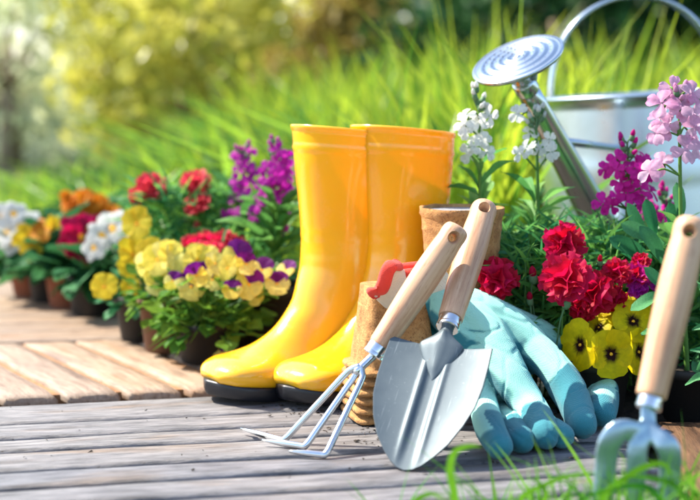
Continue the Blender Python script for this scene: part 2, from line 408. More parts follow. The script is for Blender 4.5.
# soil of the flower bed
def bed():
    mb = MB()
    def f(u, v):
        x = .06+u*1.1; y = (1.43 if x > .24 else 1.56+(.24-x)*.3)
        y = y + v*.75
        e = min(u, v*1.5, 1)
        z = -.03 + .035*min(1, e*9) + noise.noise(V((x*18, y*18, 0)))*.010
        return V((x, y, z))
    mb.grid(f, 70, 50); tag(link('flower_bed_soil', mb.mesh('soil', M_SOIL)), kind='structure')
bed()

# ------------------------------------------------------------------ rubber boots
def make_boot(yaw, toe, label):
    L = .248
    root = thing('rubber_boot', (0, 0, 0), label, 'boot', 'pair of yellow rubber boots')
    prof = [(.131, .3005, .013, .288, .0520), (.130, .285, .013, .274, .0515), (.128, .255, .015, .245, .0495), (.124, .215, .018, .208, .046), (.121, .175, .020, .170, .0435),
            (.123, .145, .021, .138, .042), (.129, .120, .019, .104, .0405), (.138, .099, .012, .068, .0392), (.152, .081, .007, .036, .038),
            (.168, .067, .012, .015, .038), (.185, .0565, .05, .011, .039), (.200, .0495, .10, .011, .042), (.215, .0445, .15, .011, .0455),
            (.229, .0405, .192, .012, .0445), (.241, .033, .223, .014, .036), (.247, .025, .241, .018, .02)]
    rings = []; n = 40
    cr = crom(prof, 110)
    for q, (fx, fz, bx, bz, w) in enumerate(cr):
        t = q/110*15
        bulge = 0
        if t < .28: bulge = .0016
        if 1.25 < t < 1.50: bulge = .0013
        if 3.9 < t < 4.0: bulge = .0005
        F = V((fx, 0, fz)); B = V((bx, 0, bz)); C = (F+B)/2; A = (F-B)/2; al = A.length; A.normalize()
        ex = 2.0 + .5*min(1, max(0, (t-8)/3)); r = []
        for j in range(n):
            a = 2*math.pi*j/n; c, s = math.cos(a), math.sin(a)
            cc = math.copysign(abs(c)**(2/ex), c); ss = math.copysign(abs(s)**(2/ex), s)
            p = C + A*cc*(al+bulge) + V((0, 1, 0))*ss*(w+bulge)
            # toe spring
            k = max(0, (p.x-.165)/.083); p.z += .007*k*k
            # soft folds at the ankle
            if 5 < t < 9: p.x += .0004*math.sin(p.z*170)*max(0, c)
            r.append(p)
        rings.append(r)
    mb = MB(); mb.loft(rings, False, True)
    me = mb.mesh('boot_upper', M_RUB)
    Mw = Matrix.Rotation(math.pi+yaw, 4, 'Z')
    tip = Mw @ V((L, 0, 0)); Mw.translation = V(toe)-tip
    root.matrix_basis = Mw; W[root] = Mw
    up = link('upper', me, root)
    so_ = up.modifiers.new('s', 'SOLIDIFY'); so_.thickness = .0028; so_.offset = -1
    # sole
    def hw(x):
        pts = [(0, 0), (.006, .018), (.02, .030), (.05, .036), (.085, .034), (.12, .036), (.16, .044), (.20, .0475), (.225, .041), (.242, .025), (.252, 0)]
        for (a, b), (c, d) in zip(pts, pts[1:]):
            if x <= c: 
                t = (x-a)/(c-a); return b+(d-b)*t
        return 0
    N_ = 44; out = []
    for j in range(N_):
        a = 2*math.pi*j/N_; c = math.cos(a)
        x = .126+.126*math.copysign(abs(c)**.75, c); out.append((x, math.copysign(hw(x)+.001, math.sin(a)) if abs(math.sin(a)) > 1e-6 else 0))
    def lvl(z, s, toeup):
        r = []
        for x, y in out:
            k = max(0, (x-.165)/.083)
            arch = .006*max(0, 1-abs(x-.095)/.035) if z < .004 else 0
            xx = .126+(x-.126)*(1-(1-s)*.4); r.append(V((xx, y*s, z+arch+.007*k*k+toeup*k)))
        return r
    mb = MB(); mb.loft([lvl(0, .90, 0), lvl(.0015, .96, 0), lvl(.006, 1.0, 0), lvl(.012, 1.012, .002), lvl(.0155, 1.005, .003), lvl(.0165, .93, .002)][::-1], True, True)
    s = link('sole', mb.mesh('sole', M_SOLE), root); sb = s.modifiers.new('s', 'SUBSURF'); sb.levels = sb.render_levels = 1
    # piping line where sole meets upper
    return root
make_boot(R(33), gz(209, 402.5), 'glossy yellow rubber boot standing further left, beside the potted violas')
make_boot(R(43), gz(286, 408.5), 'glossy yellow rubber boot in front, shaft just left of the round peat pot')

# ------------------------------------------------------------------ tools
def handle(root, p, q, r, face, hole=.0042):
    """turned beech handle from ferrule end p to butt q, with a drilled hanging hole"""
    L = (q-p).length; M = axis_frame(p, q, face)
    prof = [(.0, 0), (.84, 0), (.87, .02), (.89, .1), (.96, .25), (1.03, .45), (1.05, .62), (1.0, .78), (.93, .87), (.95, .93), (.90, .965), (.74, .988), (.45, .998), (0, 1)]
    cr = crom([(a*r, b*L) for a, b in prof[1:-1]], 40)
    rings = []; n = 28
    R0 = Matrix.Rotation(-math.pi/2, 4, 'X')
    full = [(.0001, 0)] + [(c[0], c[1]) for c in cr] + [(.0001, L)]
    for rr, z in full: rings.append([V((rr*math.cos(2*math.pi*j/n), z, rr*math.sin(2*math.pi*j/n))) for j in range(n)])
    mb = MB(); mb.loft(rings); o = link('handle', mb.mesh('handle', M_BEECH), root, M)
    cut = MB(); zc = .90*L
    cut.loft([[V((k*math.cos(2*math.pi*j/18), zc+k*math.sin(2*math.pi*j/18), z)) for j in range(18)] for k, z in ((hole*2.0, -r*1.2), (hole, -r*.55), (hole, r*.55), (hole*2.0, r*1.2))])
    cm = cut.mesh('cut', M_HOLE); c = bpy.data.objects.new('cut', cm); COL.objects.link(c); c.matrix_world = M
    pw_ = o.parent; bm_ = o.matrix_basis.copy(); o.parent = None; o.matrix_basis = M
    b = o.modifiers.new('b', 'BOOLEAN'); b.object = c; b.solver = 'EXACT'; b.operation = 'DIFFERENCE'
    bake(o); o.parent = pw_; o.matrix_basis = bm_; bpy.data.objects.remove(c)
    try: o.data.set_sharp_from_angle(angle=R(35))
    except Exception: pass
    while len(o.data.materials) > 1: o.data.materials.pop()
    for pl in o.data.polygons: pl.material_index = 0
    return M, L
def ferrule(root, p, d, r, ln):
    M = axis_frame(p, p+d, V((0, -1, .2)) )
    mb = MB(); rings = []; n = 28
    for rr, z in ((r*.6, .0002), (r*.93, 0), (r*1.03, .0009), (r*1.03, ln*.30), (r*.99, ln*.36), (r*1.0, ln*.95), (r*.97, ln), (r*.7, ln)):
        rings.append([V((rr*math.cos(2*math.pi*j/n), z, rr*math.sin(2*math.pi*j/n))) for j in range(n)])
    mb.loft(rings); f_ = link('ferrule', mb.mesh('ferrule', M_STEEL), root, M); f_.data.set_sharp_from_angle(angle=R(30))
FACE = V((-.05, -1, .25)).normalized()
def trowel():
    T = gz(404, 470.5, .001); E = at(485.5, 204, 1.425); ax = (E-T).normalized(); tot = (E-T).length
    root = thing('trowel', T, 'hand trowel with a broad grey steel blade, standing on its tip against the gloves', 'trowel')
    M = axis_frame(T, E, V((-.197, -.669, .716)))
    # blade
    LB = .138; hwp = [(0, .0), (.015, .0075), (.05, .0145), (.12, .0235), (.22, .0335), (.36, .0425), (.52, .0490), (.68, .0510), (.85, .0508), (1.0, .0498)]
    def hw(t):
        for (a, b), (c, d) in zip(hwp, hwp[1:]):
            if t <= c: return b+(d-b)*(t-a)/(c-a)
        return hwp[-1][1]
    mb = MB(); nu = 56; nv = 84
    def f(u, v):
        t = u**1.25; s = (v-.5)*2; h = hw(t)
        x = s*h; y = t*LB
        # shoulders droop a little next to the socket
        if t > .85: y -= (t-.85)/.15*.006*(1-abs(s))**1.0*.6
        g = math.exp(-(abs(x)/.0075)**4)
        z = .0055*(abs(s)**2.2)*min(1, t*3) - .0022*g*min(1, t*4) + .0012*math.exp(-((abs(x)-.0100)/.0026)**2)*min(1, t*3)
        return V((x, y, z))
    mb.grid(f, nu, nv)
    b = link('blade', mb.mesh('blade', M_BLADE), root, M); s = b.modifiers.new('s', 'SOLIDIFY'); s.thickness = .0017; s.offset = 0
    bv = b.modifiers.new('b', 'BEVEL'); bv.width = .0004; bv.segments = 2; bv.limit_method = 'ANGLE'; bv.angle_limit = R(50)
    # pressed socket running from the neck into the blade
    rings = []; n = 24
    for y, rx, rz, zc in crom([(LB-.040, .0006, .0005, -.002), (LB-.034, .0040, .0012, -.001), (LB-.026, .0095, .0024, .000), (LB-.014, .0170, .0038, .001), (LB-.003, .0215, .0048, .0022), (LB+.002, .0185, .0056, .002), (LB+.008, .0110, .0064, .0012), (LB+.013, .0074, .0064, .0006), (LB+.018, .0062, .0060, 0), (LB+.030, .0056, .0056, 0)], 26):
        rings.append([V((rx*math.cos(2*math.pi*j/n), y, zc+rz*math.sin(2*math.pi*j/n)*(1+.35*math.exp(-(math.cos(2*math.pi*j/n)/.22)**2)*(rx > .007)))) for j in range(n)])
    mb = MB(); mb.loft(rings); link('socket', mb.mesh('socket', M_BLADE), root, M)
    p0 = M @ V((0, LB+.020, 0)); 
    ferrule(root, p0, ax, .0112, .013)
    handle(root, M @ V((0, LB+.0325, 0)), E, .0142, FACE)
trowel()
def cultivator():
    ju = at(357, 371, 1.318); fe = at(373, 356, 1.325); E = at(459, 226, 1.352)
    root = thing('hand_cultivator', gz(305, 447), 'three pronged hand cultivator, shiny prongs on the deck and wooden handle over the trowel handle', 'cultivator')
    ax = (E-fe).normalized(); 
    mb = MB(); mb.tube([fe+ax*.004, fe, fe.lerp(ju, .6), ju, ju-ax*.004], [.0042, .0042, .0040, .0044, .003], 14); link('shank', mb.mesh('shank', M_STEEL), root, Matrix.Translation(ju))
    root_i = Matrix.Translation(ju)
    for o in root.children: 
        o.data.transform(root_i.inverted())
    specs = [((284, 440.5), (241, 428.5), (351, 373), V((-.004, .004, .003))), ((305.5, 446.5), (262, 440), (356, 374), V((0, 0, 0))), ((326, 455), (289, 451), (362, 375), V((.003, -.003, .001)))]
    for (bp, tp, sp, off) in specs:
        b = gz(*bp, .0035); t = gz(*tp, .0060); st = at(*sp, 1.318)+off*.6
        kn = ju.lerp(st, 1.0)
        path = [ju+ax*.006, kn.lerp(ju, .3)+V((0, 0, .001))]
        d1 = (b-kn).normalized(); d2 = (t-b).normalized()
        path += [kn+d1*.006, kn.lerp(b, .4), kn.lerp(b, .8), b-d1*.007, b-d1*.0035+d2*.0003, b+V((0, 0, .0002))+d2*.0012, b+d2*.0045, b+d2*.010, b.lerp(t, .6), t]
        rd = [.0034, .0034, .0033, .0033, .0033, .0033, .0034, .0034, .0033, .0032, .0028, .0011]
        mb = MB(); pp = vcrom(path, 44); rr = [float(x[0]) for x in crom([(r,) for r in rd], 44)]
        pp = [V((p.x, p.y, max(p.z, .0030))) for p in pp]
        mb.tube([root_i.inverted() @ p for p in pp], rr, 12); link('prong', mb.mesh('prong', M_STEEL), root, root_i)
    ferrule(root, fe, ax, .0112, .013)
    handle(root, fe+ax*.0125, E, .0138, V((.30, -1, .35)).normalized())
cultivator()
def fork():
    Y = 1.065
    fe = at(648, 409, Y+.002); E = at(692.5, 218, Y+.055); ax = (E-fe).normalized()
    root = thing('hand_fork', V((at(640, 500, Y).x, Y-.01, -.03)), 'hand fork with three broad tines pushed into the grass in front of the border board', 'garden fork')
    mb = MB()
    def P(px, py, dy=0): return at(px, py, Y-(py-409)*.00012+dy)
    def tb(pts, rad, flat): 
        pp = vcrom(pts, 26); rr = [float(x[0]) for x in crom([(r,) for r in rad], 26)]
        mb.tube(pp, rr, 14, flat, V((.05, -1, .1)).normalized())
    tb([fe+ax*.006, fe, P(647, 428), P(638, 446, -.004), P(635, 490, -.001), P(629, 545), P(622, 610)], [.0062, .0062, .0072, .0086, .0082, .0070, .0018], .38)
    tb([P(650, 424), P(638, 430, -.003), P(621, 430, -.006), P(610, 442, -.005), P(606, 462, -.001), P(602, 500), P(594, 550), P(586, 605)], [.005, .0074, .0092, .0098, .0094, .0084, .0070, .002], .34)
    tb([P(646, 424), P(655, 434, -.003), P(664, 442, -.006), P(670, 453, -.005), P(670, 470, -.001), P(666, 505), P(659, 555), P(651, 612)], [.005, .0074, .0092, .0098, .0094, .0084, .0070, .002], .34)
    M = Matrix.Translation(fe)
    o = link('fork_head', mb.mesh('fork_head', M_FORK), root, M); o.data.transform(M.inverted())
    rm = o.modifiers.new('r', 'REMESH'); rm.mode = 'VOXEL'; rm.voxel_size = .0012; rm.use_smooth_shade = True
    sm = o.modifiers.new('s', 'SMOOTH'); sm.iterations = 8; sm.factor = .6
    ferrule(root, fe, ax, .0098, .011)
    handle(root, fe+ax*.0105, E, .0138, V((-.25, -1, .15)).normalized(), .0038)
fork()

# ------------------------------------------------------------------ peat pots
def square_pot(z, top, seed):
    """inverted pressed peat pot: wide wavy rim at the bottom"""
    h = .088; n = 48
    def sq(half, zz, j, rough=.0012):
        a = 2*math.pi*j/n+.001; c, s = math.cos(a), math.sin(a); e = 7.0
        r = half/((abs(c)**e+abs(s)**e)**(1/e))
        r += noise.noise(V((c*3+seed, s*3, zz*60)))*rough
        return V((r*c, r*s, zz))
    lv = [(.0450, 0), (.0465, .0012), (.0465, .0040), (.0455, .0052), (.0395, .0064), (.0390, .010)] + [(.039-.010*t, .010+(h-.012)*t) for t in (.15, .3, .45, .6, .75, .9)] + [(.0300, h-.001), (.0275, h), (.015, h+.0004), (.002, h)]
    rings = [[sq(a, b, j, .0016 if b < .008 else .0009) + V((0, 0, noise.noise(V((j*.35, seed, b*9)))*.0016 if b < .012 else 0)) for j in range(n)] for a, b in lv]
    mb = MB(); mb.loft(rings, False, True); return mb.mesh('peat_pot', M_PEAT)
so_c = at(391, 400, 1.435); prc = V((so_c.x, 1.437, 0))
RZP = R(14)
for k in range(6):
    z = .0015 + k*.0098
    M = Matrix.Translation(prc+V((rnd.uniform(-.0015, .0015), rnd.uniform(-.0015, .0015), z))) @ Matrix.Rotation(RZP+rnd.uniform(-.03, .03), 4, 'Z')
    lab = ['bottom square brown peat pot of the upturned stack behind the cultivator', 'second square peat pot up from the deck in the upturned stack', 'third square peat pot up from the deck in the upturned stack',
           'fourth square peat pot up from the deck in the upturned stack', 'square peat pot just under the top one of the upturned stack', 'top square peat pot of the upturned stack, its whole tapered side showing'][k]
    o = tag(link('square_peat_pot', square_pot(z, k == 5, k*7.3), None, M), lab, 'peat pot', 'square peat pots stacked upside down')
    s = o.modifiers.new('s', 'SOLIDIFY'); s.thickness = .002; s.offset = -1
def round_pot(z0, h, r0, r1, label, c, flip=False, filled=False):
    n = 56; prof = []
    m = 30
    for i in range(m+1):
        t = i/m; r = r0+(r1-r0)*t
        for q in (.55, .78, .93): r += .0020*math.exp(-((t-q)/.014)**2)
        prof.append((r + (.0012 if t > .96 else 0), h*t))
    prof = [(.001, 0), (r0*.9, 0)] + prof + [(r1-.003, h-.0005)] + [(r0+(r1-r0)*t-.0035, h*t) for t in (.9, .7)] 
    if filled or True: prof += [(.001, h*.86)]
    M = Matrix.Translation(c+V((0, 0, z0)))
    if flip: M = Matrix.Translation(c+V((0, 0, z0+h))) @ Matrix.Rotation(math.pi, 4, 'X')
    rings = [[V((r*math.cos(2*math.pi*j/n), r*math.sin(2*math.pi*j/n), z + noise.noise(V((math.cos(2*math.pi*j/n)*2, math.sin(2*math.pi*j/n)*2, z*12)))*.0014))*(1+noise.noise(V((j*.3, z*50, r0)))*.006) for j in range(n)] for r, z in prof]
    mb = MB(); mb.loft(rings, False, False)
    return tag(link('round_peat_pot', mb.mesh('round_peat_pot', M_PEAT), None, M), label, 'peat pot', 'round peat pots')
rc = at(462, 207, 1.50); zr = rc.z; rc = V((rc.x, 1.50, 0))
p0 = round_pot(0, zr-.098, .034, .052, 'upturned round peat pot mostly hidden under the upright one behind the gloves', rc, True)
p1 = round_pot(zr-.098, .098, .036, .0445, 'upright round brown peat pot behind the ends of the two wooden handles', rc)
mb = MB(); mb.lathe([(.0001, .0955), (.02, .096), (.0405, .0945)], 40)
link('soil_fill', mb.mesh('soil', simple('grey dry compost', (.16, .16, .17), .95, c2=(.30, .30, .31), nscale=300, bstr=1)), p1)

# ------------------------------------------------------------------ gloves
def caps(mb, pts, rad, n=16, flat=1.0, fd=None):
    k = max(14, len(pts)*7)
    pp = vcrom(pts, k); rr = [float(x[0]) for x in crom([(r,) for r in rad], k)]
    a = (pp[0]-pp[1]).normalized(); b = (pp[-1]-pp[-2]).normalized()
    P = [pp[0]+a*rr[0]*x for x in (.95, .7, .35)]; Q = [pp[-1]+b*rr[-1]*x for x in (.35, .7, .95)]
    RR = [rr[0]*x for x in (.3, .7, .93)]; QQ = [rr[-1]*x for x in (.93, .7, .3)]
    mb.tube(P+pp+Q, RR+rr+QQ, n, flat, fd)
def glove(label, fingers, palm, cuff, seed):
    o0 = palm[0][0][0]
    root = thing('garden_glove', V((o0.x, o0.y, 0)), label, 'glove', 'pair of gardening gloves')
    mb = MB()
    for pts, rad in fingers+palm: caps(mb, pts, rad)
    T = W[root]
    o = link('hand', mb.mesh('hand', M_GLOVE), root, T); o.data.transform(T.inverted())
    rm = o.modifiers.new('r', 'REMESH'); rm.mode = 'VOXEL'; rm.voxel_size = .0016; rm.use_smooth_shade = True
    sm = o.modifiers.new('s', 'SMOOTH'); sm.iterations = 9; sm.factor = .5
    bake(o)
    # wrinkles: gentle folds, then a second smoothing by shading
    me = o.data; cs = []
    for v in me.vertices:
        p = v.co; q = noise.noise(p*22+V((seed, 0, 0)))*.0016 + noise.noise(V((p.x*60+p.z*70, p.y*20, p.z*30+seed)))*.0012
        ridge = abs(noise.noise(p*30+V((0, seed, 0)))); q -= max(0, .08-ridge)*.012
        cs.append(p + v.normal*q)
    for v, c in zip(me.vertices, cs): v.co = c
    me.update(); me.polygons.foreach_set('use_smooth', [True]*len(me.polygons))
    at_ = me.attributes.new('coat_or_shade', 'FLOAT', 'POINT'); vals = []
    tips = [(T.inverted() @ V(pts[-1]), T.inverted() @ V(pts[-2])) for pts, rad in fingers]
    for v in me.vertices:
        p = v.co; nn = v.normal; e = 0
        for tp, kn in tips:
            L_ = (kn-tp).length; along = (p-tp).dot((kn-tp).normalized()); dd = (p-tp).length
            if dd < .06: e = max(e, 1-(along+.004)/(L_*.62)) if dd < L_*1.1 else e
        sidev = .30 - nn.z*.85 + nn.x*.30 + noise.noise(p*40)*.10  # painted shade
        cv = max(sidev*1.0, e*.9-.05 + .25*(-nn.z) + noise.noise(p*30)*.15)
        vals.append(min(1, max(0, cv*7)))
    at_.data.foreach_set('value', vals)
    sm = o.modifiers.new('s', 'SMOOTH'); sm.iterations = 3; sm.factor = .5
    if cuff:
        wc, wr, oc, oa, ob = cuff
        ax = (oc-wc).normalized()
        n = 48; rings = []
        wa = V((oa.x, oa.y, oa.z)).normalized()*wr; wb = ob.normalized()*wr*.62
        for i in range(11):
            t = i/10; c = wc.lerp(oc, t); A = wa.lerp(oa, t); B = wb.lerp(ob, t)
            r = []
            for j in range(n):
                a = 2*math.pi*j/n; ruf = 1+(.03+.05*t)*math.sin(a*6+seed+t*2)*.6+.04*noise.noise(V((math.cos(a)*2, math.sin(a)*2, t*3+seed)))
                r.append(c + A*math.cos(a)*ruf + B*math.sin(a)*ruf + ax*.004*math.sin(a*3+seed)*t)
            rings.append(r)
        mb = MB(); mb.loft(rings, False, False); cf = link('cuff', mb.mesh('cuff', M_CREAM), root, T); cf.data.transform(T.inverted())
        s = cf.modifiers.new('s', 'SOLIDIFY'); s.thickness = .003; s.offset = 0
        mb = MB(); rr = rings[-1]; 
        ringt = []
        for j in range(n):
            p = rr[j]; tn = (rr[(j+1) % n]-rr[j-1]).normalized(); rad = (p-oc).normalized(); bb = tn.cross(rad).normalized()
            ringt.append([p + (rad*math.cos(2*math.pi*k/10)*.0042 + bb*math.sin(2*math.pi*k/10)*.0075) for k in range(10)])
        ringt.append(ringt[0]); mb.loft(ringt, False, False)
        h = link('hem', mb.mesh('hem', M_RED), root, T); h.data.transform(T.inverted())
    return root
A = at
wr = A(432, 300, 1.435)
fing = [([A(474, 372, 1.40), A(482, 400, 1.375), gz(490, 428, .022), gz(500, 446, .0135)], [.0160, .0152, .0145, .0125]),
        ([A(497, 352, 1.395), A(511, 378, 1.375), A(531, 410, 1.350), gz(545, 434, .0165)], [.0200, .0190, .0178, .0150]),
        ([A(530, 347, 1.43), A(552, 366, 1.405), A(571, 396, 1.375), gz(583, 424, .0180)], [.0205, .0190, .0178, .0150]),
        ([A(566, 357, 1.475), A(589, 374, 1.455), A(602, 394, 1.43), gz(602, 413, .0170)], [.0205, .0190, .0175, .0150])]
palm = [([wr, A(452, 320, 1.42), A(474, 350, 1.405), A(476, 374, 1.40)], [.021, .019, .0175, .0150]),
        ([wr, A(462, 316, 1.425), A(486, 334, 1.41), A(497, 352, 1.395)], [.022, .023, .022, .0205]),
        ([A(442, 300, 1.45), A(478, 312, 1.445), A(507, 328, 1.44), A(530, 347, 1.43)], [.021, .022, .0225, .0215]),
        ([A(442, 300, 1.455), A(482, 312, 1.47), A(528, 333, 1.475), A(566, 356, 1.475)], [.019, .020, .021, .0208]),
        ([A(470, 330, 1.44), A(500, 345, 1.43), A(530, 356, 1.45)], [.019, .021, .020])]
cu = (A(437, 303, 1.44), .024, A(412, 272, 1.42), (A(438, 254, 1.42)-A(388, 277, 1.42))*.5, V((0, .015, .002)))
glove('upper mint green gardening glove lying palm down, its fingers spread over the deck edge', fing, palm, cu, 1.3)
wr2 = A(425, 325, 1.45)
f2 = [([A(480, 380, 1.43), A(500, 408, 1.40), gz(522, 440, .0125)], [.0145, .0140, .0125]),
      ([A(505, 385, 1.45), A(530, 410, 1.42), gz(562, 437, .012)], [.0140, .0130, .012])]
pm2 = [([wr2, A(450, 350, 1.45), A(480, 380, 1.43)], [.018, .018, .0148]), ([wr2, A(470, 355, 1.47), A(505, 385, 1.45)], [.017, .017, .0145])]
cu2 = (A(421, 318, 1.445), .018, A(385, 279, 1.388), (A(394, 263, 1.388)-A(373, 294, 1.388))*.5, V((.002, .010, .001)))
glove('lower mint green gardening glove tucked under the other one, small red cuff at its left', f2, pm2, cu2, 4.1)

# ------------------------------------------------------------------ watering can
def can():
    Y = 1.98; c = at(649, 100, Y); base = V((c.x, Y, -.01))
    root = thing('watering_can', base, 'shiny galvanised watering can with round rose on a long spout', 'watering can')
    T = Matrix.Translation(base) @ Matrix.Rotation(R(-3.2), 4, 'Y'); Ti = T.inverted()
    H = .343; r = .128
    prof = [(.001, .0), (r*1.1, 0), (r*1.12, .004)]
    for i in range(25):
        t = i/24; rr = r*(1.12-.12*t); rr += .003*math.exp(-((t-.77)/.012)**2) + .003*math.exp(-((t-.70)/.012)**2) + .003*math.exp(-((t-.08)/.012)**2)
        prof.append((rr, .005+(H-.008)*t))
    prof += [(r+.004, H-.002), (r+.0045, H+.001), (r+.002, H+.004), (r-.002, H+.002), (r-.003, H-.01), (r*1.05, .15), (r*1.1, .006), (.001, .006)]
    mb = MB(); mb.lathe(prof, 64); link('body', mb.mesh('body', M_ZBODY), root, T)
    # hoop handle
    rs = []; pts = []
    for i in range(33):
        a = math.pi*(i/32); x = -math.cos(a)*(r-.002); z = H-.03 + (.168)*math.sin(a)**.72
        pts.append(V((x, 0, z)))
    n = 12; mb = MB(); mb.tube(pts, .011, 14, .22, V((0, 0, 1)) ) if False else None
    rings = []
    for i, p in enumerate(pts):
        t = (pts[min(i+1, 32)]-pts[max(0, i-1)]).normalized(); nn = V((0, 1, 0)).cross(t).normalized()
        ring = []
        for (wv, hv) in ((-.0105, -.002), (-.0105, .003), (-.0085, .0035), (-.0065, .001), (.0065, .001), (.0085, .0035), (.0105, .003), (.0105, -.002)):
            ring.append(p+V((0, 1, 0))*wv+nn*hv)
        rings.append(ring)
    mb.loft(rings); link('hoop_handle', mb.mesh('hoop', M_ZINC), root, T @ Matrix.Rotation(R(8), 4, 'Z'))
    # spout
    top = at(524, 84, 1.62); mid = at(590, 205, 1.775); d = (mid-top); bot = top + d*1.78
    top2 = top - d.normalized()*.004
    T0 = Matrix.Translation(base)
    mb = MB(); ks = [0, .15, .4, .7, 1.0, 1.4, 1.78]
    mb.tube([T0.inverted() @ (top+d*k) for k in ks], [.0122, .0138, .0155, .018, .0205, .0235, .0265], 28); link('spout', mb.mesh('spout', M_ZINC), root, T0)
    mb = MB()
    mb.tube([T0.inverted() @ (top+d*k) for k in (-.02, -.01, .04, .05)], [.0125, .0135, .0145, .0140], 28); link('collar', mb.mesh('collar', M_ZINC), root, T0)
    # brace
    a = top+d*.44; b = at(620, 149, 1.868)
    mb = MB(); mb.tube([T0.inverted() @ p for p in (a, a.lerp(b, .5), b, b+V((.02, .01, -.004)))], [.0085, .0088, .0088, .007], 14, .6, V((0, 0, 1))); link('brace', mb.mesh('brace', M_ZINC), root, T0)
    # rose
    nrm = V((-.37, -.37, .855)).normalized(); rcn = at(518, 60.5, 1.615)
    Mr = frame(rcn, nrm)
    # make the major axis follow the photograph: up vector away from camera
    Rr = .0545
    prof = [(.0115, -.034), (.013, -.030), (.020, -.016), (.040, -.006), (Rr-.001, -.002), (Rr, 0), (Rr, .0022), (Rr-.0015, .0032), (Rr-.003, .0022)]
    for i in range(40):
        rr = (Rr-.003)*(1-i/40); prof.append((rr, .0020+.0035*(1-(rr/Rr)**2)+.0011*math.cos(rr/Rr*2*math.pi*5.0)))
    prof.append((.0002, .0052))
    mb = MB(); mb.lathe(prof, 64); rose = link('rose', mb.mesh('rose', M_ZINC), root, Mr)
    mb = MB()
    for ring_i in range(1, 5):
        rr = Rr*ring_i/5.4; m = ring_i*7
        for k in range(m):
            a = 2*math.pi*k/m; x, y = rr*math.cos(a), rr*math.sin(a); zz = .0020+.0035*(1-(rr/Rr)**2)+.0011*math.cos(rr/Rr*2*math.pi*5.0)+.0002
            q = .0011; mb.add([(x+q*math.cos(j*math.pi/3), y+q*math.sin(j*math.pi/3), zz) for j in range(6)] + [(x, y, zz+.0002)], [(j, (j+1) % 6, 6) for j in range(6)])
    tag(link('hole', mb.mesh('holes', M_HOLE), rose, Mr), kind='stuff')
can()

# ------------------------------------------------------------------ plants
def petal(kind, mt, L=1.0, Wd=1.0, seed=0):
    """petal growing along +Y from the flower centre, facing +Z"""
    mb = MB(); nu, nv = 7, 8
    def f(u, v):
        s = (v-.5)*2; u = math.sin(u*math.pi/2)**1.0
        if kind == 'pansy':
            h = .80; th = s*h; Re = (1-.30*abs(s)**5)*(1+.025*math.sin(s*11+seed)); q = u*Re
            return V((Wd*q*math.sin(th)*1.0, L*q*math.cos(th), L*(.10*q*q-.16*q**3*(1-.5*s*s)+.035*math.sin(s*6+seed)*q*q+.018*math.sin(s*17+seed)*q**4)))
            w = Wd*.62*(.14+.86*math.sin(min(1, u/.62)*math.pi/2)**1.1)*(1 if u < .62 else math.sqrt(max(0, 1-((u-.62)/.395)**2)))*(1+.03*math.sin(u*17+seed))
            y = L*u*(1+.0*s); z = .035*math.sin(s*4+seed)*u*u + .10*u*u*(1-s*s*.4) - .14*u**3
            return V((s*w, y-.04*s*s*u, z*L))
        if kind == 'stock':
            w = Wd*(.06+.33*math.sin(u**1.5*math.pi*.88)); y = L*(u-.06*(1-abs(s))*u**6)
            return V((s*w, y, L*(.10*math.sin(u*3+seed)+.07*math.sin(s*3.4+seed)*u-.20*u*u)))
        if kind == 'carn':
            v = (s+1)/2
            w = Wd*(.06+.50*u**.9); saw = .09*(.5+.5*math.cos(v*math.pi*8))*u**6
            y = L*(u*(1-.12*s*s)-saw); z = .08*math.sin(s*7+seed)*u*u+.30*u*u-.22*u**3
            return V((s*w, y, z*L))
        if kind == 'heart':
            w = Wd*(.08+.60*math.sin(u**1.2*math.pi*.80)); y = L*(u-.12*(1-abs(s))*u**6)
            return V((s*w, y, L*(.16*u-.20*u*u+.05*math.sin(s*4+seed)*u)))
    mb.grid(f, nu, nv); return mb.mesh('petal', mt)
def leafmesh(kind, mt, seed=0):
    """unit leaf along +Y, upper side +Z"""
    mb = MB()
    def f(u, v):
        s = (v-.5)*2
        if kind == 'lance': w = .135*max(.02, u)**.75*max(0, 1-u**5)**.6*1.15+.008; return V((s*w, u, .22*u-.34*u*u+.10*abs(s)*math.sin(u*3.1)+.02*math.sin(u*11+seed)*abs(s)))
        if kind == 'round':
            if u < .45: w = .018
            else:
                t = (u-.45)/.55; w = .30*math.sin(t**.7*math.pi*.97)+.015; w *= 1+.07*math.sin(t*24)
            return V((s*w, u, .1*u-.22*u*u+.07*s*s+.015*math.sin(u*13+seed)*s))
        if kind == 'broad':
            w = (.035 if u < .18 else .035+.27*math.sin(((u-.18)/.82)**.8*math.pi*.98)); w *= 1+.04*math.sin(u*40)
            return V((s*w, u, .30*u-.42*u*u+.05*s*s+.020*math.sin(u*38)*(1-abs(s))+.02*math.sin(s*9+u*9)))
    mb.grid(f, 12, 6); return mb.mesh('leaf', mt)
LEAF = {}
def leafm(kind, mt):
    k = (kind, mt.name)
    if k not in LEAF: LEAF[k] = [leafmesh(kind, mt, s) for s in (0, 1.7, 3.1)]
    return rnd.choice(LEAF[k])
PET = {}
def petm(kind, mt, wd=1.0):
    k = (kind, mt.name, wd)
    if k not in PET: PET[k] = [petal(kind, mt, .02, .02*wd, s) for s in (0, 1.3, 2.9)]
    return rnd.choice(PET[k])
CAM = V((0, 0, CAMH))
def place_petals(fl, MF, specs, k):
    for (kind, mt, ang, tilt, ln, wd, z, rollx) in specs:
        M = MF @ Matrix.Rotation(R(ang), 4, 'Z') @ Matrix.Translation((0, 0, z)) @ Matrix.Rotation(R(tilt), 4, 'X') @ Matrix.Rotation(R(rollx), 4, 'Y') @ Matrix.Diagonal((wd*k, ln*k, k, 1))
        link('petal', petm(kind, mt), fl, M)
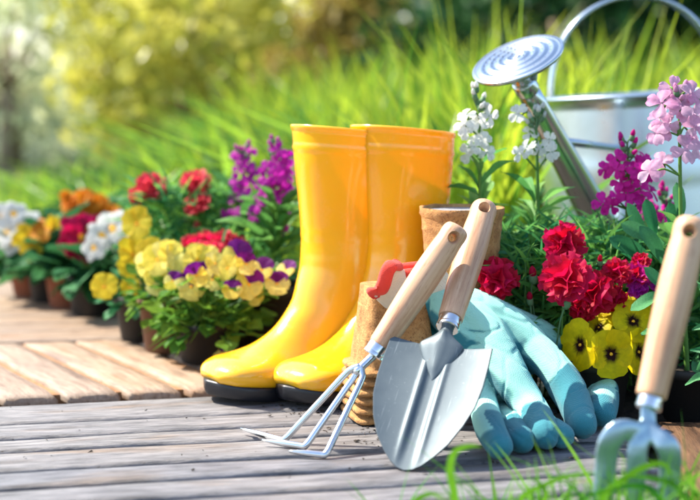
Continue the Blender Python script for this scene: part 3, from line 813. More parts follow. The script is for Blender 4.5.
def stem_mesh(a, b, r=.0011, bend=.2, mt=None, calyx=None):
    """a -> b stem with soft bend (world coordinates)"""
    mid = a.lerp(b, .5)+V((rnd.uniform(-1, 1), rnd.uniform(-1, 1), 0))*(b-a).length*.1*bend*3
    return vcrom([a, mid, b], 8), r
def flower(root, kind, pos, size, base, mats, face=None, roll=0, stem=True):
    """one blossom (part) with petals (sub-parts). size = overall width in metres"""
    if face is None:
        face = (CAM-pos).normalized()*.8 + V((rnd.uniform(-.5, .5), rnd.uniform(-.2, .2), rnd.uniform(.1, .6)))
    face = face.normalized(); MF = frame(pos, face, roll=R(roll)); k = size/.04
    mb = MB(); inv = MF.inverted()
    if stem:
        back = pos - face*.010
        pp = vcrom([base, base.lerp(pos, .6)+V((rnd.uniform(-.006, .006), 0, .004)), back, pos-face*.002], 12)
        mb.tube([inv @ p for p in pp], [.0011]*11+[.0014, .0018], 6)
    if kind == 'carn': mb.tube([(0, 0, -.012), (0, 0, -.010), (0, 0, 0)], [.002, .0035, .0028], 8)
    fl = link('flower', mb.mesh('flower', M_STEM), root, MF)
    if kind == 'viola':      # two upper petals, two side petals, one lip
        up, lo = mats
        place_petals(fl, MF, [('pansy', up, 27, 10, 1.05, .95, -.0012, 0), ('pansy', up, -27, 14, 1.05, .95, -.0006, 0), ('pansy', lo, 98, 8, .88, .90, .0006, 0), ('pansy', lo, -98, 6, .88, .90, .0010, 0), ('pansy', lo, 180, 2, .98, 1.20, .0016, 0)], k*1.08)
        e = MB(); e.lathe([(.0001, .0018*k+.0008), (.0012*k, .0012*k+.0008), (.0016*k, .0004)], 8); link('eye', e.mesh('eye', M_EYE), fl, MF)
    elif kind == 'stock':
        m = mats[0]; a0 = rnd.uniform(0, 90)
        place_petals(fl, MF, [('stock', m, a0+i*90+rnd.uniform(-9, 9), rnd.uniform(0, 30), .95+rnd.uniform(-.1, .1), 1.1, 0, rnd.uniform(-14, 14)) for i in range(4)], k)
        e = MB(); e.lathe([(.0001, .0010), (.0009, .0006), (.0010, -.006), (.0016, -.010)], 8); link('eye', e.mesh('eye', M_CALYX), fl, MF)
    elif kind == 'carn':
        sp = []
        for layer, (cnt, tl, ln) in enumerate(((6, 2, 1.0), (5, 12, .88), (5, 28, .70), (3, 52, .48))):
            a0 = rnd.uniform(0, 60)
            sp += [('carn', mats[layer % len(mats)], a0+360*i/cnt+rnd.uniform(-8, 8), tl+rnd.uniform(-7, 7), ln*rnd.uniform(.88, 1.06), 1.45, layer*.0010*k, rnd.uniform(-12, 12)) for i in range(cnt)]
        place_petals(fl, MF, sp, k)
    elif kind == 'prim':
        place_petals(fl, MF, [('heart', mats[0], i*72+rnd.uniform(-5, 5), 4, .95, 1.1, (i % 2)*.0006, rnd.uniform(-6, 6)) for i in range(5)], k)
        e = MB(); e.lathe([(.0001, .002), (.0022*k, .0016), (.0028*k, .0004)], 10); link('eye', e.mesh('eye', M_EYE), fl, MF)
    elif kind == 'mari':
        sp = []
        for layer, (cnt, tl, ln) in enumerate(((9, 0, 1.0), (8, 22, .85), (6, 45, .6))):
            sp += [('heart', mats[0], 360*i/cnt+layer*17, tl+rnd.uniform(-5, 5), ln, .62, layer*.0014*k, 0) for i in range(cnt)]
        place_petals(fl, MF, sp, k)
    return fl
def bud(root, pos, base, mt, s=.006):
    mb = MB(); d = (pos-base).normalized(); M = Matrix.Translation(pos); inv = M.inverted()
    mb.tube([inv @ p for p in vcrom([base, base.lerp(pos, .6)+V((rnd.uniform(-.004, .004), 0, .003)), pos], 8)], .0010, 6)
    mb.tube([d*(-s*.9), d*(-s*.5), d*.1*s, d*.6*s], [s*.25, s*.52, s*.5, s*.28], 8)
    b = link('bud', mb.mesh('bud', M_CALYX), root, M)
    mb = MB(); mb.tube([d*.2*s, d*.7*s, d*1.2*s, d*1.45*s], [s*.42, s*.46, s*.3, s*.06], 8); link('petal_tip', mb.mesh('tip', mt), b, M)
def leaf(root, kind, mt, base, d, ln, wd=1.0, upv=V((0, 0, 1))):
    d = d.normalized(); M = axis_frame(base, base+d, upv if abs(d.dot(upv)) < .97 else V((0, -1, 0)))
    M = M @ Matrix.Rotation(rnd.uniform(-.5, .5), 4, 'Y') @ Matrix.Diagonal((ln*wd, ln, ln, 1))
    return link('leaf', leafm(kind, mt), root, M)
def ribbons(mb, n, basef, dirf, ln, wd, droop, seg=4):
    for _ in range(n):
        b = basef(); d = dirf().normalized(); l = ln*rnd.uniform(.6, 1.15); w = wd*rnd.uniform(.7, 1.2)
        side = d.cross(V((rnd.uniform(-1, 1), rnd.uniform(-1, 1), rnd.uniform(-.3, .3)))).normalized(); dr = droop*rnd.uniform(.3, 1.3)
        vs = []; p = b.copy(); hd = V((d.x, d.y, 0))+V((rnd.uniform(-.3, .3), rnd.uniform(-.3, .3), 0))
        for i in range(seg+1):
            t = i/seg; ww = w*(1-t**2.2)*(.55+.45*min(1, t*4))
            q = b + d*l*t + (hd*.5-V((0, 0, .6)))*l*dr*t*t
            if i < seg: vs += [q-side*ww/2, q+side*ww/2]
            else: vs.append(q)
        k = len(vs)-1
        mb.add(vs, [(2*i, 2*i+1, 2*i+3, 2*i+2) for i in range(seg-1)] + [(2*(seg-1), 2*(seg-1)+1, k)])
def stuffpart(root, name, mb, mt):
    T = Matrix.Translation(W[root].translation); o = link(name, mb.mesh(name, mt), root, T); o.data.transform(T.inverted()); return tag(o, kind='stuff')
def pot(root, c, r0, r1, h, mt):
    n = 32; T = Matrix.Translation(c); mb = MB()
    mb.lathe([(.001, 0), (r0*.95, 0), (r0, .002), (r0+(r1-r0)*.82, h*.82), (r1, h*.83), (r1+.0015, h*.84), (r1+.002, h-.001), (r1+.001, h), (r1-.001, h-.001), (r1-.003, h*.84), (r1-.004, h*.86)], n)
    link('pot', mb.mesh('pot', mt), root, T)
    mb = MB(); mb.lathe([(.0001, h*.86), (r1*.5, h*.865), (r1-.002, h*.855)], 20); link('soil', mb.mesh('soil', M_SOIL), root, T)
def rv(a=1): return V((rnd.uniform(-a, a), rnd.uniform(-a, a), rnd.uniform(-a, a)))
def foliage_leaves(root, kind, mt, c, n, rad, z0, z1, ln, wd=1.0, out=.8):
    for i in range(n):
        a = rnd.uniform(0, 2*math.pi); t = rnd.random(); z = z0+(z1-z0)*t; rr = rad*rnd.uniform(.1, .75)
        b = V((c.x+rr*math.cos(a), c.y+rr*math.sin(a), z)); d = V((math.cos(a)*out, math.sin(a)*out, rnd.uniform(-.2, .9)))
        leaf(root, kind, mt, b, d, ln*rnd.uniform(.6, 1.15), wd)
def twigs(root, c, n, rad, z0, z1, r=.0011):
    mb = MB()
    for i in range(n):
        a = rnd.uniform(0, 2*math.pi); q = V((c.x+rad*math.cos(a)*rnd.uniform(.3, .9), c.y+rad*math.sin(a)*rnd.uniform(.3, .9), rnd.uniform((z0+z1)/2, z1)))
        b = V((c.x+rad*.2*math.cos(a), c.y+rad*.2*math.sin(a), z0)); mb.tube(vcrom([b, b.lerp(q, .6)+V((0, 0, .008)), q], 6), r, 5)
    stuffpart(root, 'stems', mb, M_STEM)
# --- violas and pansies in pots
def viola_plant(name, px, py, r, h, potm, flowers, mats, label, leafn, lz, lmat=M_VIO, lkind='round', lrad=.055, lln=.034, cat='potted plant', group='potted flowers along the deck', Yf=-.03):
    c = gz(px, py); root = thing(name, c, label, cat, group)
    h *= .82; pot(root, c, r*.78, r, h, potm)
    base = c+V((0, 0, h*.85))
    for fx in flowers:
        x, y, s = fx[:3]; mm = fx[3] if len(fx) > 3 else mats; kind = fx[4] if len(fx) > 4 else 'viola'
        dy = fx[5] if len(fx) > 5 else rnd.uniform(-.075, -.03)
        p = at(x, y, c.y+dy); s *= (1.0 if mats is BI else 1.12); flower(root, kind, p, s*p.y/1400, base+V((rnd.uniform(-.015, .015), rnd.uniform(-.01, .01), 0)), mm, roll=rnd.uniform(-25, 25))
    foliage_leaves(root, lkind, lmat, base+V((.008, 0, 0)), int(leafn*1.25), lrad*1.1, h*.60, lz-.012, lln)
    twigs(root, base, 14, lrad, h*.85, lz)
    for i in range(26):      # leaves spilling over the rim
        a = rnd.uniform(-math.pi, .3); q = base+V((math.cos(a)*r*.85, math.sin(a)*r*.85, rnd.uniform(-.004, .022)))
        leaf(root, lkind, lmat, q, V((math.cos(a), math.sin(a), rnd.uniform(-.75, .25))), min(lln, .045)*rnd.uniform(.6, 1.0))
    return root, base
BI = (M_P_VIO, M_P_PALE); YY = (M_P_PALE, M_P_PALE); YB = (M_P_YELP, M_P_YELP); BL = (M_P_YEL, M_P_YEL)
r1, b1 = viola_plant('potted_viola', 206, 361, .040, .062, M_POTB,
    [(191, 287, 31, BI), (237, 257, 33, BI), (249, 284, 31, BI), (277, 284, 28, BI), (173, 281, 20, BI), (215, 264, 25, YY), (228, 268, 24, YY), (262, 270, 26, BI), (256, 296, 20, YY), (222, 353, 20, BI), (203, 272, 22, BI), (196, 275, 24, BI), (232, 290, 22, BI), (246, 264, 24, BI), (286, 270, 22, BI), (212, 280, 26, BI)], BI,
    'purple and yellow violas in a dark pot, right beside the boot toe', 110, .130, lrad=.066, lln=.042)
for (x, y) in ((221, 287), (243, 300), (231, 276)): bud(r1, at(x, y, b1.y-.03), b1, M_P_VIO, .008)
mb = MB(); ribbons(mb, 110, lambda: b1+V((rnd.uniform(-.03, .03), rnd.uniform(-.03, .03), rnd.uniform(-.01, .03))), lambda: V((rnd.uniform(-1, 1), rnd.uniform(-1, .6), rnd.uniform(-.2, .9))), .05, .006, .5); stuffpart(r1, 'small_leaves', mb, M_VIO)
viola_plant('potted_viola', 168, 350, .038, .085, M_POTT, [(158, 260, 30), (170, 256, 28), (197, 260, 28), (160, 281, 28), (184, 272, 24), (148, 266, 26), (178, 292, 18), (206, 258, 24)], YY,
    'pale yellow violas in a brown pot, second pot left of the boots', 40, .125)
viola_plant('potted_viola', 143, 339, .038, .075, M_POTB, [(104, 287, 26, YB), (130, 288, 20, YB), (133, 255, 32, YB), (150, 255, 30, YB), (137, 224, 30, (M_P_YELP, M_P_YELP)), (128, 268, 20, YB)], YB,
    'bright yellow pansies in a dark pot, third pot left of the boots', 40, .13, M_LEAFB)
r4, b4 = viola_plant('potted_primrose', 95, 314, .043, .075, M_POTB, [(112, 229, 36, (M_P_PWH,), 'prim', -.06), (94, 248, 24, (M_P_PWH,), 'prim', -.08), (102, 236, 30, (M_P_PWH,), 'prim', -.07), (122, 238, 28, (M_P_PWH,), 'prim', -.06)], (M_P_PWH,),
    'white primroses above broad leaves in a dark pot', 22, .10, M_PRIM, 'broad', .05, .085)
r5, b5 = viola_plant('potted_primrose', 70, 306, .04, .08, M_POTR, [(82, 238, 36, (M_P_PCR,), 'prim', -.08), (76, 229, 30, (M_P_PCR,), 'prim', -.07), (90, 229, 30, (M_P_PCR,), 'prim', -.07), (72, 243, 28, (M_P_PCR,), 'prim', -.08), (86, 249, 26, (M_P_PCR,), 'prim', -.085)], (M_P_PCR,),
    'crimson primrose in a terracotta coloured pot beside the white primroses', 22, .10, M_PRIM, 'broad', .05, .08)
viola_plant('potted_primrose', 52, 301, .04, .08, M_POTB, [(53, 223, 14, (M_P_YELP,), 'prim', -.09), (32, 248, 24, (M_P_YELP,), 'prim', -.09), (40, 232, 26, (M_P_ORA,), 'prim', -.09), (28, 238, 28, (M_P_YELP,), 'prim', -.09)], (M_P_PWH,),
    'yellow and orange primroses in a dark pot near the far left', 26, .12, M_PRIM, 'broad', .06, .085)
viola_plant('potted_primrose', 33, 295, .04, .07, M_POTR, [(8, 232, 28, (M_P_PWH,), 'prim', -.09), (20, 228, 26, (M_P_PWH,), 'prim', -.09), (14, 214, 24, (M_P_PWH,), 'prim', -.09), (2, 215, 26, (M_P_PWH,), 'prim', -.09), (30, 222, 22, (M_P_PWH,), 'prim', -.09), (12, 244, 22, (M_P_PWH,), 'prim', -.09)], (M_P_PWH,),
    'white primroses in a terracotta coloured pot at the far left of the row', 26, .12, M_PRIM, 'broad', .06, .08)
viola_plant('potted_marigold', 112, 300, .04, .10, M_POTB, [(72, 203, 20), (86, 201, 22), (98, 205, 20), (82, 214, 18), (111, 213, 18), (92, 210, 18)], (M_P_ORA,),
    'orange marigolds behind the crimson and white primroses', 34, .17, M_PRIM, 'lance', .07, .07) if False else None
c = V((-.44, 2.42, 0)); mg = thing('potted_marigold', c, 'orange marigolds behind the crimson and white primroses', 'potted plant', 'potted flowers along the deck')
pot(mg, c, .034, .044, .09, M_POTB); foliage_leaves(mg, 'lance', M_PRIM, c, 45, .07, .06, .14, .07, 1.3)
for (x, y, s) in ((71, 204, 24), (84, 200, 26), (98, 204, 24), (81, 214, 20), (111, 213, 22), (92, 208, 22), (66, 196, 14)): flower(mg, 'mari', at(x, y, 2.31), s*2.31/1400, c+V((0, 0, .09)), (M_P_ORA,))
# --- carnations on the left
c = V((-.235, 1.97, 0)); ca = thing('potted_carnation', c, 'coral red carnations standing behind the yellow violas', 'potted plant', 'potted flowers along the deck')
pot(ca, c, .036, .046, .09, M_POTB)
for (x, y, s, m_) in ((152, 187, 32, M_P_CORAL), (141, 194, 24, M_P_CORAL), (196, 183, 32, M_P_CORAL), (199, 204, 32, M_P_CORAL)):
    p = at(x, y, 1.93+rnd.uniform(-.03, .03)); flower(ca, 'carn', p, s*p.y/1400, c+V((0, 0, .08)), (m_, M_P_CORAL), V((rnd.uniform(-.4, .4), -.55, .75)))
for (x, y) in ((188, 216), (196, 228), (136, 203), (200, 193)): bud(ca, at(x, y, 1.93), c+V((0, 0, .1)), M_P_CORAL, .011)
def dirup(): return V((rnd.uniform(-1, 1), rnd.uniform(-1, 1), rnd.uniform(.1, 1.2)))
mb = MB(); ribbons(mb, 700, lambda: c+V((rnd.uniform(-.06, .06), rnd.uniform(-.05, .05), rnd.uniform(.08, .20))), dirup, .055, .0055, .4); stuffpart(ca, 'narrow_leaves', mb, M_DIAN)
c2_ = V((-.155, 1.86, 0)); cb = thing('potted_carnation', c2_, 'low cluster of bright red carnations just behind the bicoloured violas', 'potted plant', 'potted flowers along the deck')
pot(cb, c2_, .036, .046, .09, M_POTB)
for (x, y, s) in ((193, 246, 26), (208, 243, 28), (224, 242, 28), (238, 246, 24), (215, 250, 24), (201, 250, 22)):
    p = at(x, y, 1.83+rnd.uniform(-.02, .02)); flower(cb, 'carn', p, s*p.y/1400, c2_+V((0, 0, .08)), (M_P_CORAL, M_P_RED), V((rnd.uniform(-.4, .4), -.5, .8)))
mb = MB(); ribbons(mb, 420, lambda: c2_+V((rnd.uniform(-.06, .06), rnd.uniform(-.04, .04), rnd.uniform(.06, .13))), dirup, .05, .0055, .4); stuffpart(cb, 'narrow_leaves', mb, M_DIAN)
# --- stocks
def stock(name, base, top, flowers, size, m_, label, leaves, lbase, lmat, lln=.07, buds=7, ltop=.55, group='flowering stocks', potted=None, lean=None):
    root = thing(name, V((base.x, base.y, 0)), label, 'flower', group)
    if potted: pot(root, V((base.x, base.y, 0)), .036, .045, .085, potted)
    sp = vcrom([base, base.lerp(top, .5)+V((rnd.uniform(-.006, .006), 0, 0)), top], 16)
    T = W[root]; mb = MB(); mb.tube([T.inverted() @ p for p in sp], [.0032-.0016*i/16 for i in range(17)], 8); link('stem', mb.mesh('stem', M_STEM), root, T)
    for (x, y) in flowers:
        Yc = top.y+rnd.uniform(-.018, .012); p = at(x, y, Yc)
        t = min(sp, key=lambda q: abs(q.z-(p.z-.012)))
        f = (p-t); f = V((f.x*20, -.55+rnd.uniform(-.3, .3), rnd.uniform(-.1, .5)))
        flower(root, 'stock', p, size*Yc/1400*rnd.uniform(.85, 1.12), t, (m_,), f)
    for i in range(buds):
        a = rnd.uniform(0, 6.28); p = top+V((math.cos(a)*.007, math.sin(a)*.007, rnd.uniform(-.008, .014))); bud(root, p, top-V((0, 0, .012)), m_, .006)
    for i in range(leaves):
        a = rnd.uniform(0, 2*math.pi); t = rnd.random()**1.1; z = lbase+(base.lerp(top, ltop).z-lbase)*t
        k = (z-base.z)/(top.z-base.z+1e-6); q = base.lerp(top, max(0, min(1, k)))
        leaf(root, 'lance', lmat, q, V((math.cos(a), math.sin(a)*.9, rnd.uniform(.3, 1.5))), lln*rnd.uniform(.6, 1.15))
    return root
def A2(x, y, Y): return at(x, y, Y)
stock('white_stock', V((at(482, 230, 1.60).x, 1.61, .0)), A2(479, 101, 1.58), [(466, 115), (464, 124), (489, 116), (477, 134), (483, 140), (470, 153), (487, 152), (466, 131), (479, 122), (474, 147)], 23, M_P_WHITE,
      'white stock spike rising directly behind the round peat pot', 30, .13, M_LEAFW, .052, ltop=.78)
stock('white_stock', V((at(536, 230, 1.60).x, 1.60, .0)), A2(536, 120, 1.58), [(521, 153), (545, 158), (530, 133), (549, 139), (518, 113), (527, 147), (539, 148), (552, 152)], 21, M_P_WHITE,
      'white stock spike leaning against the watering can spout', 30, .13, M_LEAFW, .052, ltop=.72)
stock('magenta_stock', V((at(633, 230, 1.57).x, 1.57, .0)), A2(628, 148, 1.555), [(605, 170), (616, 158), (640, 190), (620, 183), (648, 172), (611, 206), (644, 158), (616, 170), (603, 204), (630, 178), (636, 165), (626, 193), (612, 164), (650, 192), (640, 172), (624, 168), (632, 200), (618, 196), (642, 206)], 22, M_P_MAG,
      'magenta stock spike in front of the watering can', 26, .10, M_LEAFB, .062)
stock('magenta_stock', V((at(668, 250, 1.66).x, 1.66, .0)), A2(664, 196, 1.65), [(655, 212), (668, 206), (660, 222), (672, 218), (650, 226), (664, 232), (641, 215), (646, 205)], 18, M_P_MAG,
      'short magenta stock low between the tall magenta spike and the pale pink one', 22, .09, M_LEAFB, .065)
stock('pink_stock', V((at(693, 260, 1.47).x, 1.47, .0)), A2(679, 96, 1.46), [(662, 103), (660, 118), (657, 133), (692, 94), (686, 150), (661, 163), (690, 112), (672, 88), (696, 145), (667, 126), (694, 128), (650, 171), (681, 106)], 31, M_P_PINK,
      'pale pink stock spike at the right, in front of the watering can body', 26, .10, M_LEAF, .068)
stock('purple_stock', V((at(246, 250, 1.93).x, 1.93, .085)), A2(243, 150, 1.93), [(237, 155), (248, 152), (240, 168), (250, 165), (236, 182), (243, 190), (232, 200), (249, 180), (236, 212), (245, 200), (252, 172), (226, 215), (240, 160)], 17, M_P_PURP,
      'violet stock spike on the left, the one further from the boots', 24, .10, M_LEAF, .07, potted=M_POTB)
stock('purple_stock', V((at(276, 262, 1.84).x, 1.84, .085)), A2(275, 150, 1.84), [(266, 168), (277, 163), (287, 158), (270, 180), (280, 185), (264, 194), (285, 176), (272, 200), (257, 205), (283, 196), (255, 215), (285, 212), (281, 228), (268, 172), (288, 168), (262, 185), (276, 176), (279, 150), (284, 190)], 20, M_P_PURP,
      'vivid violet stock spike right beside the shaft of the left boot', 34, .10, M_LEAF, .075, potted=M_POTB)
# --- carnations in the bed
def carnation_clump(c, flowers, buds, label, n, rx, ry, z0, z1, mats, gl=.055, gw=.005):
    root = thing('carnation_plant', c, label, 'flower', 'red carnations in the flower bed')
    for (x, y, s, Y, mm) in flowers:
        p = at(x, y, Y); f = (CAM-p).normalized()+V((rnd.uniform(-.35, .35), 0, rnd.uniform(.15, .6))); flower(root, 'carn', p, s*1.2*Y/1400, V((p.x+rnd.uniform(-.01, .01), Y+.02, .03)), mm, f)
    for (x, y, Y, s) in buds: p = at(x, y, Y); bud(root, p, V((p.x+rnd.uniform(-.01, .01), Y+.02, p.z-.06)), M_P_RED, s)
    mb = MB(); ribbons(mb, n, lambda: c+V((rnd.uniform(-rx, rx), rnd.uniform(-ry, ry), rnd.uniform(z0, z1))), dirup, gl, gw, .45); stuffpart(root, 'narrow_leaves', mb, M_DIAN)
    mb = MB()
    for i in range(40):
        b = c+V((rnd.uniform(-rx, rx)*.8, rnd.uniform(-ry, ry)*.8, 0)); q = b+V((rnd.uniform(-.02, .02), rnd.uniform(-.02, .02), z1*rnd.uniform(.7, 1.1))); mb.tube([b, b.lerp(q, .5)+rv(.003), q], .0012, 5)
    stuffpart(root, 'stems', mb, M_STEM)
    return root
RR_ = (M_P_RED, M_P_RED, M_P_CRIM); CC_ = (M_P_CRIM, M_P_CRIM, M_P_RED)
carnation_clump(V((.19, 1.53, 0)), [(497, 279, 36, 1.455, CC_)], [(533, 277, 1.47, .009), (530, 300, 1.47, .007)], 'deep red carnation just right of the trowel handle', 1300, .055, .045, .04, .15, None)
carnation_clump(V((.27, 1.58, 0)), [(564, 244, 36, 1.47, RR_), (566, 279, 42, 1.435, RR_), (593, 294, 38, 1.45, CC_), (582, 307, 26, 1.45, CC_), (614, 299, 24, 1.46, CC_)], [(567, 302, 1.43, .009), (600, 262, 1.46, .006)],
    'cluster of bright red carnations in the middle of the bed', 2600, .10, .07, .02, .175, None)
carnation_clump(V((.36, 1.60, 0)), [(617, 272, 24, 1.46, RR_), (637, 275, 24, 1.465, (M_P_MAG, M_P_CRIM)), (660, 286, 18, 1.46, (M_P_PURP,)), (641, 262, 16, 1.47, RR_), (638, 289, 18, 1.46, (M_P_PURP,))], [(650, 262, 1.52, .007)],
    'smaller carnations with half open heads right of the red cluster', 1500, .07, .07, .02, .15, None)
# --- yellow pansies in the bed
c = V((.255, 1.465, -.01)); pn = thing('pansy_plant', c, 'yellow pansies with black blotches in a dark pot behind the glove fingers', 'flower')
pot(pn, c, .034, .044, .07, M_POTB)
for (x, y, s, Y, f, ro) in ((581, 345, 44, 1.425, V((-.75, -.6, .15)), 35), (611, 354, 42, 1.41, V((.05, -1, .05)), 4), (633, 322, 42, 1.44, V((.10, -.75, .65)), -10), (638, 352, 40, 1.43, V((.7, -.75, .1)), -20), (620, 311, 36, 1.46, V((-.2, -.6, .8)), 15), (651, 330, 34, 1.45, V((.5, -.8, .3)), 30), (599, 328, 30, 1.455, V((-.4, -.6, .6)), 0), (646, 309, 32, 1.47, V((.2, -.6, .7)), 0)):
    flower(pn, 'viola', at(x, y, Y), s*1.12*Y/1400, c+V((0, 0, .06)), BL, f, ro)
foliage_leaves(pn, 'round', M_VIO, c+V((0, 0, .05)), 26, .06, .05, .075, .035)
# broad leaves to the right, behind the fork handle
c = V((.37, 1.46, -.01)); pl = thing('leafy_plant', c, 'leafy plant with broad blue green leaves behind the fork handle', 'plant')
pot(pl, c, .036, .048, .06, M_POTB)
for (x, y, dx, dz, ln, Y) in ((665, 268, -.5, .8, .07, 1.47), (690, 262, .3, 1, .07, 1.46), (655, 262, -.9, .5, .075, 1.5), (676, 255, -.2, 1.2, .075, 1.5), (692, 330, .7, .3, .05, 1.42), (700, 310, .6, .7, .05, 1.42), (690, 350, .8, .1, .05, 1.40), (668, 300, -.5, .7, .06, 1.45), (640, 250, -.3, 1.1, .07, 1.52),
        (700, 290, .3, 1, .06, 1.43), (685, 385, .5, .3, .05, 1.38), (655, 240, -.3, 1, .06, 1.5), (678, 225, -.1, 1, .06, 1.5), (697, 370, .3, .8, .06, 1.40), (665, 245, -1, .5, .07, 1.48)):
    leaf(pl, 'lance', M_LEAFB, at(x, y, Y), V((dx, -.35, dz)), ln*.8, 1.25, V((0, -.9, .5)))
foliage_leaves(pl, 'lance', M_LEAFB, c, 40, .05, .05, .13, .06, 1.3)

# ------------------------------------------------------------------ grass
def blades(name, n, pos, hf, wd, mt, curl=.35, seg=5, seed=1, parent=None):
    g = np.random.RandomState(seed); XY = []
    while len(XY) < n:
        x, y = pos(g)
        if x is not None: XY.append((x, y))
    XY = np.array(XY); m = len(XY); H = np.array([hf(x, y, g) for x, y in XY]); ang = g.uniform(0, 2*np.pi, m); la = g.uniform(0, 2*np.pi, m)
    lean = g.uniform(.02, curl, m)*H; ww = wd*g.uniform(.6, 1.3, m); drop = g.uniform(0, .35, m)**1.5*H
    vs = np.zeros((m, 2*seg+1, 3))
    for i in range(seg+1):
        t = i/seg; cx = XY[:, 0]+np.cos(la)*lean*t**2; cy = XY[:, 1]+np.sin(la)*lean*t**2; cz = -.045+H*t-drop*t**3
        w_ = ww*(1-t**2)*.5
        if i < seg:
            vs[:, 2*i] = np.stack([cx-np.cos(ang)*w_, cy-np.sin(ang)*w_, cz], 1); vs[:, 2*i+1] = np.stack([cx+np.cos(ang)*w_, cy+np.sin(ang)*w_, cz], 1)
        else: vs[:, 2*i] = np.stack([cx, cy, cz], 1)
    k = 2*seg+1; off = np.arange(m)*k
    q = np.concatenate([np.stack([off+2*i, off+2*i+1, off+2*i+3, off+2*i+2], 1) for i in range(seg-1)]); t3 = np.stack([off+2*seg-2, off+2*seg-1, off+2*seg], 1)
    me = bpy.data.meshes.new(name); me.from_pydata(vs.reshape(-1, 3).tolist(), [], q.tolist()+t3.tolist()); me.materials.append(mt)
    me.polygons.foreach_set('use_smooth', [True]*len(me.polygons))
    o = link(name, me, parent); return tag(o, kind='stuff')
def pos_bg(g):
    x = g.uniform(-2.4, 2.2); y = g.uniform(2.05, 4.6)
    if abs(x) > .34*y+.45: return None, None
    if y < 2.2 + max(0, -x)*.75 - (.15 if x > 0 else 0): return None, None
    if (x-.42)**2+(y-1.98)**2 < .17**2: return None, None
    c_ = noise.noise(V((x*2.6, y*1.7, .3)))+.5*noise.noise(V((x*7, y*4, 5)))
    if g.rand() > .5+1.5*c_: return None, None
    return x, y
def h_bg(x, y, g):
    s = min(1, max(0, (x/y+.23)/.24)); return (.13+.215*s)*g.uniform(.5, 1.25)*(1+.35*noise.noise(V((x*2.2, y*1.2, 9))))*(.8+.13*y*(.4+.6*s)) + (g.rand() < .06)*.10*s
blades('tall_grass', 10500, pos_bg, h_bg, .015, M_GRASS, .55, seed=3)
# grass close to the lens, in front of the deck
def h_wd(x, y, g):
    s = min(1, max(0, (x/y+.23)/.20)); return (.10+.19*s)*g.uniform(.5, 1.3)*(.8+.1*y)
blades('leafy_weeds', 7000, pos_bg, h_wd, .036, M_WEED, 1.6, 6, seed=5)
def pos_fg(g):
    x = g.uniform(-.02, .34); y = g.uniform(.93, 1.09); 
    return (x, y) if g.rand() < .15+.85*min(1, max(0, (x-.02)/.14)) else (None, None)
def h_fg(x, y, g): return (.060+.035*min(1, max(0, x/.2)))*g.uniform(.5, 1.25)
blades('foreground_grass', 800, pos_fg, h_fg, .0050, M_GRASSN, 1.3, 8, seed=11)
mb = MB()
for pts, wd in (([(457, 560), (455, 500), (450, 470), (455, 452), (470, 446), (482, 447)], .0065), ([(560, 560), (520, 505), (545, 485), (570, 476), (600, 472)], .005), ([(620, 560), (600, 505), (630, 475), (655, 464), (668, 468), (675, 490)], .006), ([(690, 560), (660, 500), (640, 486), (600, 492), (560, 510)], .005),
        ([(700, 540), (680, 490), (650, 478), (620, 478)], .005), ([(400, 540), (412, 505), (430, 494), (447, 497)], .005), ([(520, 540), (545, 500), (540, 484), (530, 478)], .005)):
    pp = vcrom([at(x, y, 1.03) for x, y in pts], 16)
    vs = []; 
    for i, p in enumerate(pp):
        d = (pp[min(i+1, 16)]-pp[max(i-1, 0)]).normalized(); s = d.cross(V((.2, -1, .25))).normalized(); w_ = wd*.5*(1-(i/16)**3)
        vs += [p-s*w_, p+s*w_+V((0, .001, 0))]
    mb.add(vs, [(2*i, 2*i+1, 2*i+3, 2*i+2) for i in range(16)])
o = tag(link('grass_tuft', mb.mesh('tuft', M_GRASSN)), kind='stuff')

# ------------------------------------------------------------------ bushes and trees behind
def bush(name, c, rx, ry, rz, n, ls, mt, label, cat, seed, trunk=.0, group='bushes behind the tall grass'):
    root = thing(name, c, label, cat, group); g = np.random.RandomState(seed); T = W[root]
    # clumps, then leaves around them
    K = 34; cl = []
    while len(cl) < K:
        p = g.uniform(-1, 1, 3)
        if .15 < (p**2).sum() < 1: cl.append(p)
    cl = np.array(cl); idx = g.randint(0, K, n); P = cl[idx]*np.array([rx, ry, rz]) + g.normal(0, 1, (n, 3))*np.array([rx, ry, rz])*.15
    P[:, 2] += rz+trunk
    P[:, 2] = np.maximum(P[:, 2], .02)
    a = g.normal(0, 1, (n, 3)); a /= np.linalg.norm(a, axis=1)[:, None]; b = g.normal(0, 1, (n, 3)); b -= a*(a*b).sum(1)[:, None]; b /= np.linalg.norm(b, axis=1)[:, None]
    s = ls*g.uniform(.6, 1.3, n)[:, None]
    vs = np.stack([P-a*s, P-a*s*.1+b*s*.45, P+a*s, P-a*s*.1-b*s*.45], 1).reshape(-1, 3)
    me = bpy.data.meshes.new('crown'); me.from_pydata(vs.tolist(), [], (np.arange(n)[:, None]*4+np.arange(4)).tolist()); me.materials.append(mt)
    link('crown', me, root, T)
    mb = MB()
    mb.tube([(0, 0, -.1), (.02*rx, 0, (rz+trunk)*.6), (0, .02, rz+trunk)], [.06*rx+.015, .045*rx+.01, .015*rx], 8)
    for p in cl[:16]:
        q = V((p[0]*rx, p[1]*ry, p[2]*rz+rz+trunk)); z0 = max(.05, min(q.z*.5, rz+trunk)); mb.tube([(0, 0, z0), tuple(V((0, 0, z0)).lerp(q, .5)+V((0, 0, .05*rz))), tuple(q)], [.022*rx, .014*rx, .004*rx], 5)
    link('trunk', mb.mesh('trunk', M_BARK), root, T)
M_B1 = leafy('pale sage foliage', (.50, .58, .32), (.72, .76, .46), .5, .3, nscale=3, spec=.6)
M_B2 = leafy('olive foliage', (.48, .50, .07), (.74, .68, .13), .5, .3, nscale=3, spec=.6)
M_B3 = leafy('russet foliage', (.28, .22, .05), (.44, .34, .08), .45, .5, nscale=3)
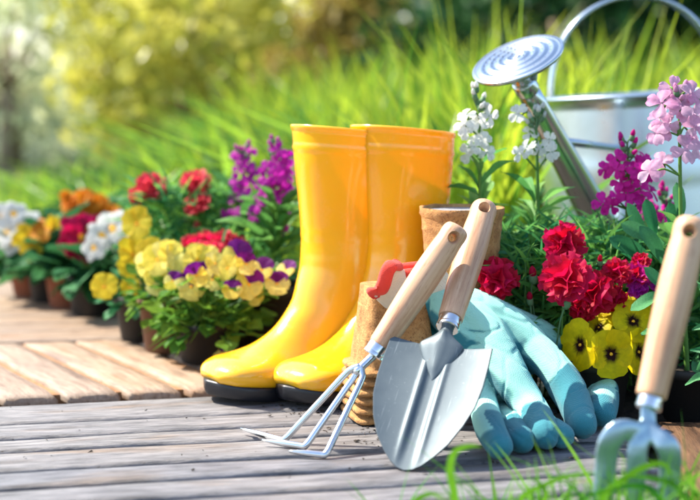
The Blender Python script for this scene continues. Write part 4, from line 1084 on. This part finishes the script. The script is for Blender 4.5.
M_B4 = leafy('dark green foliage', (.014, .07, .022), (.05, .14, .04), .25, .45, nscale=3)
M_B5 = leafy('fresh green foliage', (.14, .30, .03), (.34, .46, .05), .45, .45, nscale=3)
Gd = -.045
bush('sage_bush', V((-1.75, 7.2, Gd)), .85, .6, .70, 1500, .05, M_B1, 'pale sage bush at the far left of the background', 'bush', 1)
bush('sage_bush', V((-2.6, 9.0, Gd)), 1.1, .8, 1.1, 1300, .06, M_B1, 'taller pale sage bush behind the left one', 'bush', 2)
bush('olive_bush', V((-.75, 6.3, Gd)), .65, .5, .55, 3200, .045, M_B2, 'olive yellow bush in the middle of the left background', 'bush', 3)
bush('russet_bush', V((-.15, 7.6, Gd)), .75, .6, .62, 3400, .05, M_B3, 'reddish brown bush behind the tall grass left of the boots', 'bush', 4)
bush('olive_bush', V((-.55, 9.3, Gd)), 1.3, .8, 1.1, 3400, .06, M_B2, 'large olive bush behind the reddish brown one', 'bush', 5)
bush('dark_bush', V((.95, 6.6, Gd)), .85, .6, .75, 6500, .05, M_B4, 'dark green bush right of centre above the boots', 'bush', 6)
bush('dark_bush', V((2.1, 7.0, Gd)), .9, .6, .80, 6500, .05, M_B4, 'dark green bush behind the watering can', 'bush', 7)
bush('fresh_bush', V((1.5, 5.9, Gd)), .5, .4, .27, 2600, .04, M_B5, 'low fresh green bush behind the spout', 'bush', 8)
bush('dark_tree', V((1.9, 11, Gd)), 2.2, 1.5, 1.7, 7000, .085, M_B4, 'dark broad tree closing the view at the right', 'tree', 9, .2, 'trees at the back of the garden')
bush('olive_tree', V((-1.9, 13, Gd)), 2.4, 1.5, 1.6, 900, .085, M_B1, 'pale green tree closing the view at the left', 'tree', 10, .2, 'trees at the back of the garden')
bush('olive_tree', V((-5.2, 15, Gd)), 1.6, 1.6, 2.0, 1800, .10, M_B5, 'broad green tree at the left edge of the garden', 'tree', 12, .2, 'trees at the back of the garden')
bush('dark_tree', V((5.2, 14, Gd)), 2.8, 1.6, 2.2, 9000, .10, M_B4, 'dark tree at the right edge of the garden', 'tree', 13, .2, 'trees at the back of the garden')


# ------------------------------------------------------------------ grit on the deck
mb = MB(); g_ = random.Random(4)
for i in range(260):
    u_ = g_.random(); c0 = gz(*((g_.gauss(320, 26), g_.gauss(408, 5)) if u_ < .45 else ((g_.gauss(380, 40), g_.gauss(436, 8)) if u_ < .7 else (g_.uniform(0, 600), g_.uniform(400, 480)))), 0)
    if c0.y > 1.54: continue
    q = g_.uniform(.0006, .0019); vs = [c0+V((g_.gauss(0, q), g_.gauss(0, q), abs(g_.gauss(0, q*.7))+.0004)) for _ in range(5)]
    mb.add(vs, [(0, 1, 2), (0, 2, 3), (0, 3, 4), (1, 2, 4), (2, 3, 4), (0, 1, 4)])
tag(link('soil_crumbs', mb.mesh('crumbs', M_SOIL, False)), kind='stuff')
